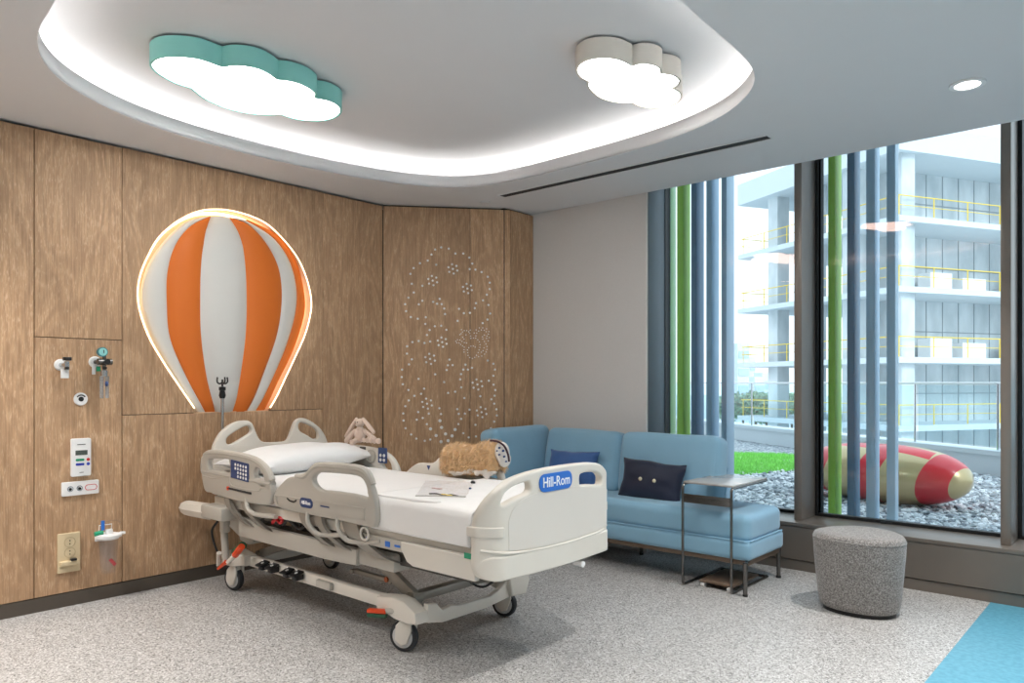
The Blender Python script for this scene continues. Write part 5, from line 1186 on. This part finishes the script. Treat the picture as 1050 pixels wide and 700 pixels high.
# striped candy seat
def candy():
    m = bpy.data.materials.new('candy_stripes'); m.use_nodes = True; nt = m.node_tree; L = nt.links.new; b = nt.nodes['Principled BSDF']; b.inputs['Roughness'].default_value = 0.28; b.inputs['Coat Weight'].default_value = 0.3
    tc = N(nt, 'ShaderNodeTexCoord'); s = N(nt, 'ShaderNodeSeparateXYZ'); L(tc.outputs['Object'], s.inputs[0])
    # x runs along the seat in its own frame: swirl the bands with the height
    m1 = N(nt, 'ShaderNodeMath', operation='MULTIPLY_ADD'); L(s.outputs[2], m1.inputs[0]); m1.inputs[1].default_value = -0.25; L(s.outputs[0], m1.inputs[2])
    m2 = N(nt, 'ShaderNodeMath', operation='MULTIPLY_ADD'); L(s.outputs[1], m2.inputs[0]); m2.inputs[1].default_value = -0.12; L(m1.outputs[0], m2.inputs[2])
    m3 = N(nt, 'ShaderNodeMath', operation='MULTIPLY_ADD'); L(m2.outputs[0], m3.inputs[0]); m3.inputs[1].default_value = 1.818; m3.inputs[2].default_value = -0.309
    fr = N(nt, 'ShaderNodeMath', operation='FRACT'); L(m3.outputs[0], fr.inputs[0])
    r = ramp(nt, [(0, (0.60, 0.47, 0.24)), (0.60, (0.72, 0.02, 0.035))]); r.color_ramp.interpolation = 'CONSTANT'; L(fr.outputs[0], r.inputs[0])
    gt = N(nt, 'ShaderNodeMath', operation='LESS_THAN'); gt.inputs[1].default_value = 0.60; L(fr.outputs[0], gt.inputs[0])
    mm = N(nt, 'ShaderNodeMath', operation='MULTIPLY'); mm.inputs[1].default_value = 0.35; L(gt.outputs[0], mm.inputs[0]); L(mm.outputs[0], b.inputs['Metallic'])
    # red ribbon along the upper flank facing the room
    at = N(nt, 'ShaderNodeMath', operation='ARCTAN2'); ng = N(nt, 'ShaderNodeMath', operation='MULTIPLY'); ng.inputs[1].default_value = -1; L(s.outputs[1], ng.inputs[0]); L(s.outputs[2], at.inputs[0]); L(ng.outputs[0], at.inputs[1])
    tw_ = N(nt, 'ShaderNodeMath', operation='MULTIPLY_ADD'); L(s.outputs[0], tw_.inputs[0]); tw_.inputs[1].default_value = 0.35; L(at.outputs[0], tw_.inputs[2])
    cm = N(nt, 'ShaderNodeMath', operation='COMPARE'); cm.inputs[1].default_value = 1.25; cm.inputs[2].default_value = 0.30; L(tw_.outputs[0], cm.inputs[0])
    tip = N(nt, 'ShaderNodeMath', operation='LESS_THAN'); tip.inputs[1].default_value = 0.52; L(s.outputs[0], tip.inputs[0])
    c2 = N(nt, 'ShaderNodeMath', operation='MULTIPLY'); L(cm.outputs[0], c2.inputs[0]); L(tip.outputs[0], c2.inputs[1])
    mx = N(nt, 'ShaderNodeMix', data_type='RGBA'); L(c2.outputs[0], mx.inputs[0]); L(r.outputs[0], mx.inputs[6]); mx.inputs[7].default_value = (0.72, 0.02, 0.035, 1)
    L(mx.outputs[2], b.inputs['Base Color']); return m
mb = MB(); rings = []
for i in range(41):
    f = -1+2*i/40; rr = (1-abs(f)**2.7)**0.5 if abs(f) < 1 else 0.004; rr = max(rr, 0.004)
    rings.append([Vector((0.80*f, 0.36*rr*math.cos(2*math.pi*j/40), 0.285*rr*math.sin(2*math.pi*j/40)*(0.97 if math.sin(2*math.pi*j/40) < 0 else 1))) for j in range(40)])
mb.loft(rings); o = mb.build('candy_seat', candy(), smooth=60); o.location = (-2.09, 7.78, ZG+0.275); o.rotation_euler = (0, 0, R(-12)); tag(o, 'long rounded red and gold striped seat on the gravel outside', 'outdoor seat')
# ------------------------------------------------------------------ building under construction
bl = thing('concrete_building', 'unfinished open concrete building with yellow edge railings across the terrace', 'building', (-10.3, 41.3, -15))
Kc = Vector((-10.3, 41.3, 0)); av = Vector((-0.88, 0.475, 0)).normalized(); bv = Vector((0.475, 0.88, 0)).normalized()
LEV = [-4.5, -0.9, 2.6, 6.2, 9.8, 13.4]; LA, LBn = 13.0, 34.0
def bp(a, b, z): return Kc + av*a + bv*b + Vector((0, 0, z))
def brect(mb, a0, a1, b0, b1, z0, z1):
    mb.loft([[bp(a0, b0, z0), bp(a1, b0, z0), bp(a1, b1, z0), bp(a0, b1, z0)], [bp(a0, b0, z1), bp(a1, b0, z1), bp(a1, b1, z1), bp(a0, b1, z1)]])
for k, z in enumerate(LEV):
    mb = MB(); brect(mb, 0, LA, 0, LBn, z-0.3, z)
    if k == 5: brect(mb, 0, LA, 0, 0.25, z, z+1.1); brect(mb, 0, 0.25, 0, LBn, z, z+1.1)
    mb.build('floor_slab', M['slab'], bl, smooth=0)
for a, b in ((0.8, 1.0), (3.9, 1.0), (10.4, 1.2), (7.2, 1.2), (10.4, 9), (0.8, 12), (0.8, 22)):
    mb = MB(); brect(mb, a-0.45, a+0.45, b-0.45, b+0.45, -14, LEV[-1]-0.3); mb.build('column', M['concrete'], bl, smooth=0)
# rear cores and recessed walls
for k in range(5):
    z0, z1 = LEV[k], LEV[k+1]-0.3
    mb = MB(); brect(mb, 3.0, 3.3, 2.8, 13.0, z0, z1); brect(mb, 3.0, 3.3, 14.5, 30, z0, z1); brect(mb, 3.0, 3.3, 13.0, 14.5, z0+2.5, z1); brect(mb, 3.3, 6.3, 2.8, 3.1, z0, z1); brect(mb, 6.2, 6.5, 2.8, 12, z0, z1)
    mb.build('recessed_wall', M['concrete'], bl, smooth=0)
    mb = MB()
    for i in range(9): b = 2.8+i*1.25; brect(mb, 2.97, 3.0, b-0.02, b+0.02, z0, z1)
    brect(mb, 2.97, 3.0, 2.8, 13.0, z0+1.55, z0+1.6); mb.build('formwork_joints', M['joint'], bl, smooth=0)
    mb = MB(); brect(mb, 5.5, 5.7, 12.5, 15.5, z0, z1); mb.build('dark_opening', M['dark'], bl, smooth=0)
    if k in (2, 3):
        for b0, b1, h in ((4.0, 5.6, 1.1), (6.4, 8.2, 0.9), (10.5, 12.0, 1.0)):
            mb = MB(); brect(mb, 1.6, 2.4, b0, b1, z0, z0+h); mb.build('stacked_blocks', M['white'], bl, smooth=0)
    # yellow railing along both slab edges
    mb = MB(); h = 1.05
    for z in (z0+h, z0+0.55):
        r2 = 0.028 if z > z0+0.8 else 0.018
        mb.tube([bp(0.15, LBn, z), bp(0.15, 0.15, z), bp(LA-0.2, 0.15, z), bp(LA-0.2, 4, z)], r2, 5)
    for i in range(14): mb.cyl(bp(0.15, 0.15+i*2.4, z0), bp(0.15, 0.15+i*2.4, z0+h), 0.03, None, 5)
    for i in range(1, 7): mb.cyl(bp(i*2.1, 0.15, z0), bp(i*2.1, 0.15, z0+h), 0.03, None, 5)
    mb.build('edge_railing', M['yellow'], bl)
# distant towers
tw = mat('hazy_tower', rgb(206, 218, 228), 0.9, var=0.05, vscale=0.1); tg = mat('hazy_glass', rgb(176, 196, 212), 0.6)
TL_ = ['tall hazy tower left of the open concrete building', 'slim hazy tower between two concrete columns', 'low wide hazy block on the skyline', 'mid height hazy block behind the yellow railings', 'narrow hazy tower on the skyline near the mullion', 'short hazy block behind the treetops']
for i, (px, w, top_, D) in enumerate(((759, 14, 352, 260), (770, 7, 366, 300), (785, 18, 382, 240), (799, 10, 372, 280), (806, 5, 350, 320), (776, 12, 386, 220))):
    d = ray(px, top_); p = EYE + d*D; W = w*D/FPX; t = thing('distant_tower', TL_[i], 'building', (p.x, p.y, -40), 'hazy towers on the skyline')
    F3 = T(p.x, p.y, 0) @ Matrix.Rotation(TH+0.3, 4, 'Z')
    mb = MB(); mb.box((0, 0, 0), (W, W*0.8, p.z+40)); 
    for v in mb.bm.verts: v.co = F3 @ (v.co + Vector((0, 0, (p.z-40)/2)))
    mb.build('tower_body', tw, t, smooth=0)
    mb = MB(); nf = int((p.z+20)/7)
    for j in range(max(2, nf)):
        z = p.z-4-j*6
        mb.box((0, -W*0.4-0.1, z), (W*0.86, 0.3, 2.6))
    for v in mb.bm.verts: v.co = F3 @ v.co
    mb.build('window_band', tg, t, smooth=0)
# trees beyond
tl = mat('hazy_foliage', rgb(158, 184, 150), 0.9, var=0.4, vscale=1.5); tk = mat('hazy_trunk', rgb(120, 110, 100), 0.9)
TLB = ['bushy green treetop left of the first concrete column', 'bushy green treetop in front of the hazy skyline, second from the left', 'green treetop beside the first concrete column', 'green treetop between the two concrete columns', 'green treetop near the mullion below the yellow railing', 'green treetop at the far right of the row behind the railing']
for i, (px, py, r) in enumerate(((748, 403, 1.8), (762, 404, 1.8), (775, 402, 1.8), (786, 404, 1.9), (800, 403, 1.9), (812, 405, 1.8))):
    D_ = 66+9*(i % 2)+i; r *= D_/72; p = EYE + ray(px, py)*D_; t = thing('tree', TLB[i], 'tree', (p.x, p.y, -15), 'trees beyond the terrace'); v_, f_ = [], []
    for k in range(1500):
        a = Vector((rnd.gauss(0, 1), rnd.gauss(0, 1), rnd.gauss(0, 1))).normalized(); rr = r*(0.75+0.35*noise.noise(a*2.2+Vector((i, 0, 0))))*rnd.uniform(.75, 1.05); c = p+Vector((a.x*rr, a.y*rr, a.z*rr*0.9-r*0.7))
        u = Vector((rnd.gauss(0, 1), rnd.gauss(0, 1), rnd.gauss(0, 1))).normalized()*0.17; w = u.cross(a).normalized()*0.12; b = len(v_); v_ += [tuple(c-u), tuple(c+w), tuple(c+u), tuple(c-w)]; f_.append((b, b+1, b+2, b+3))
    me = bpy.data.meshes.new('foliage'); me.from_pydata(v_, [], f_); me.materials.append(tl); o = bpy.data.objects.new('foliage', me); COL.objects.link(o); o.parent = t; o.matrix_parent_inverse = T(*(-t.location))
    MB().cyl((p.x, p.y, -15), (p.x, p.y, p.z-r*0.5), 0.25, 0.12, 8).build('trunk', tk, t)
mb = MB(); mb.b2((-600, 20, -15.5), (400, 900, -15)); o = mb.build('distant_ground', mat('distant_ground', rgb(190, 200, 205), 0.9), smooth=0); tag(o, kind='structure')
# ------------------------------------------------------------------ sky and sun
wd = bpy.data.worlds.new('sky'); bpy.context.scene.world = wd; wd.use_nodes = True; nt = wd.node_tree; bg = nt.nodes['Background']
tc = N(nt, 'ShaderNodeTexCoord'); sp = N(nt, 'ShaderNodeSeparateXYZ'); nt.links.new(tc.outputs['Generated'], sp.inputs[0])
r = ramp(nt, [(0.45, (0.90, 0.95, 1.0)), (0.52, (0.95, 0.98, 1.0)), (0.75, (0.88, 0.94, 1.0)), (1, (0.76, 0.88, 1.0))])
mr = N(nt, 'ShaderNodeMapRange'); mr.inputs['From Min'].default_value = -1; nt.links.new(sp.outputs[2], mr.inputs['Value']); nt.links.new(mr.outputs[0], r.inputs[0]); nt.links.new(r.outputs[0], bg.inputs[0])
bg.inputs[1].default_value = 1.4
sun = bpy.data.lights.new('sun', 'SUN'); sun.energy = 1.7; sun.angle = R(25); sun.color = (1, 0.98, 0.95); so = bpy.data.objects.new('sun', sun); COL.objects.link(so); so.rotation_euler = Vector((0.80, -0.22, 0.62)).to_track_quat('Z', 'Y').to_euler()
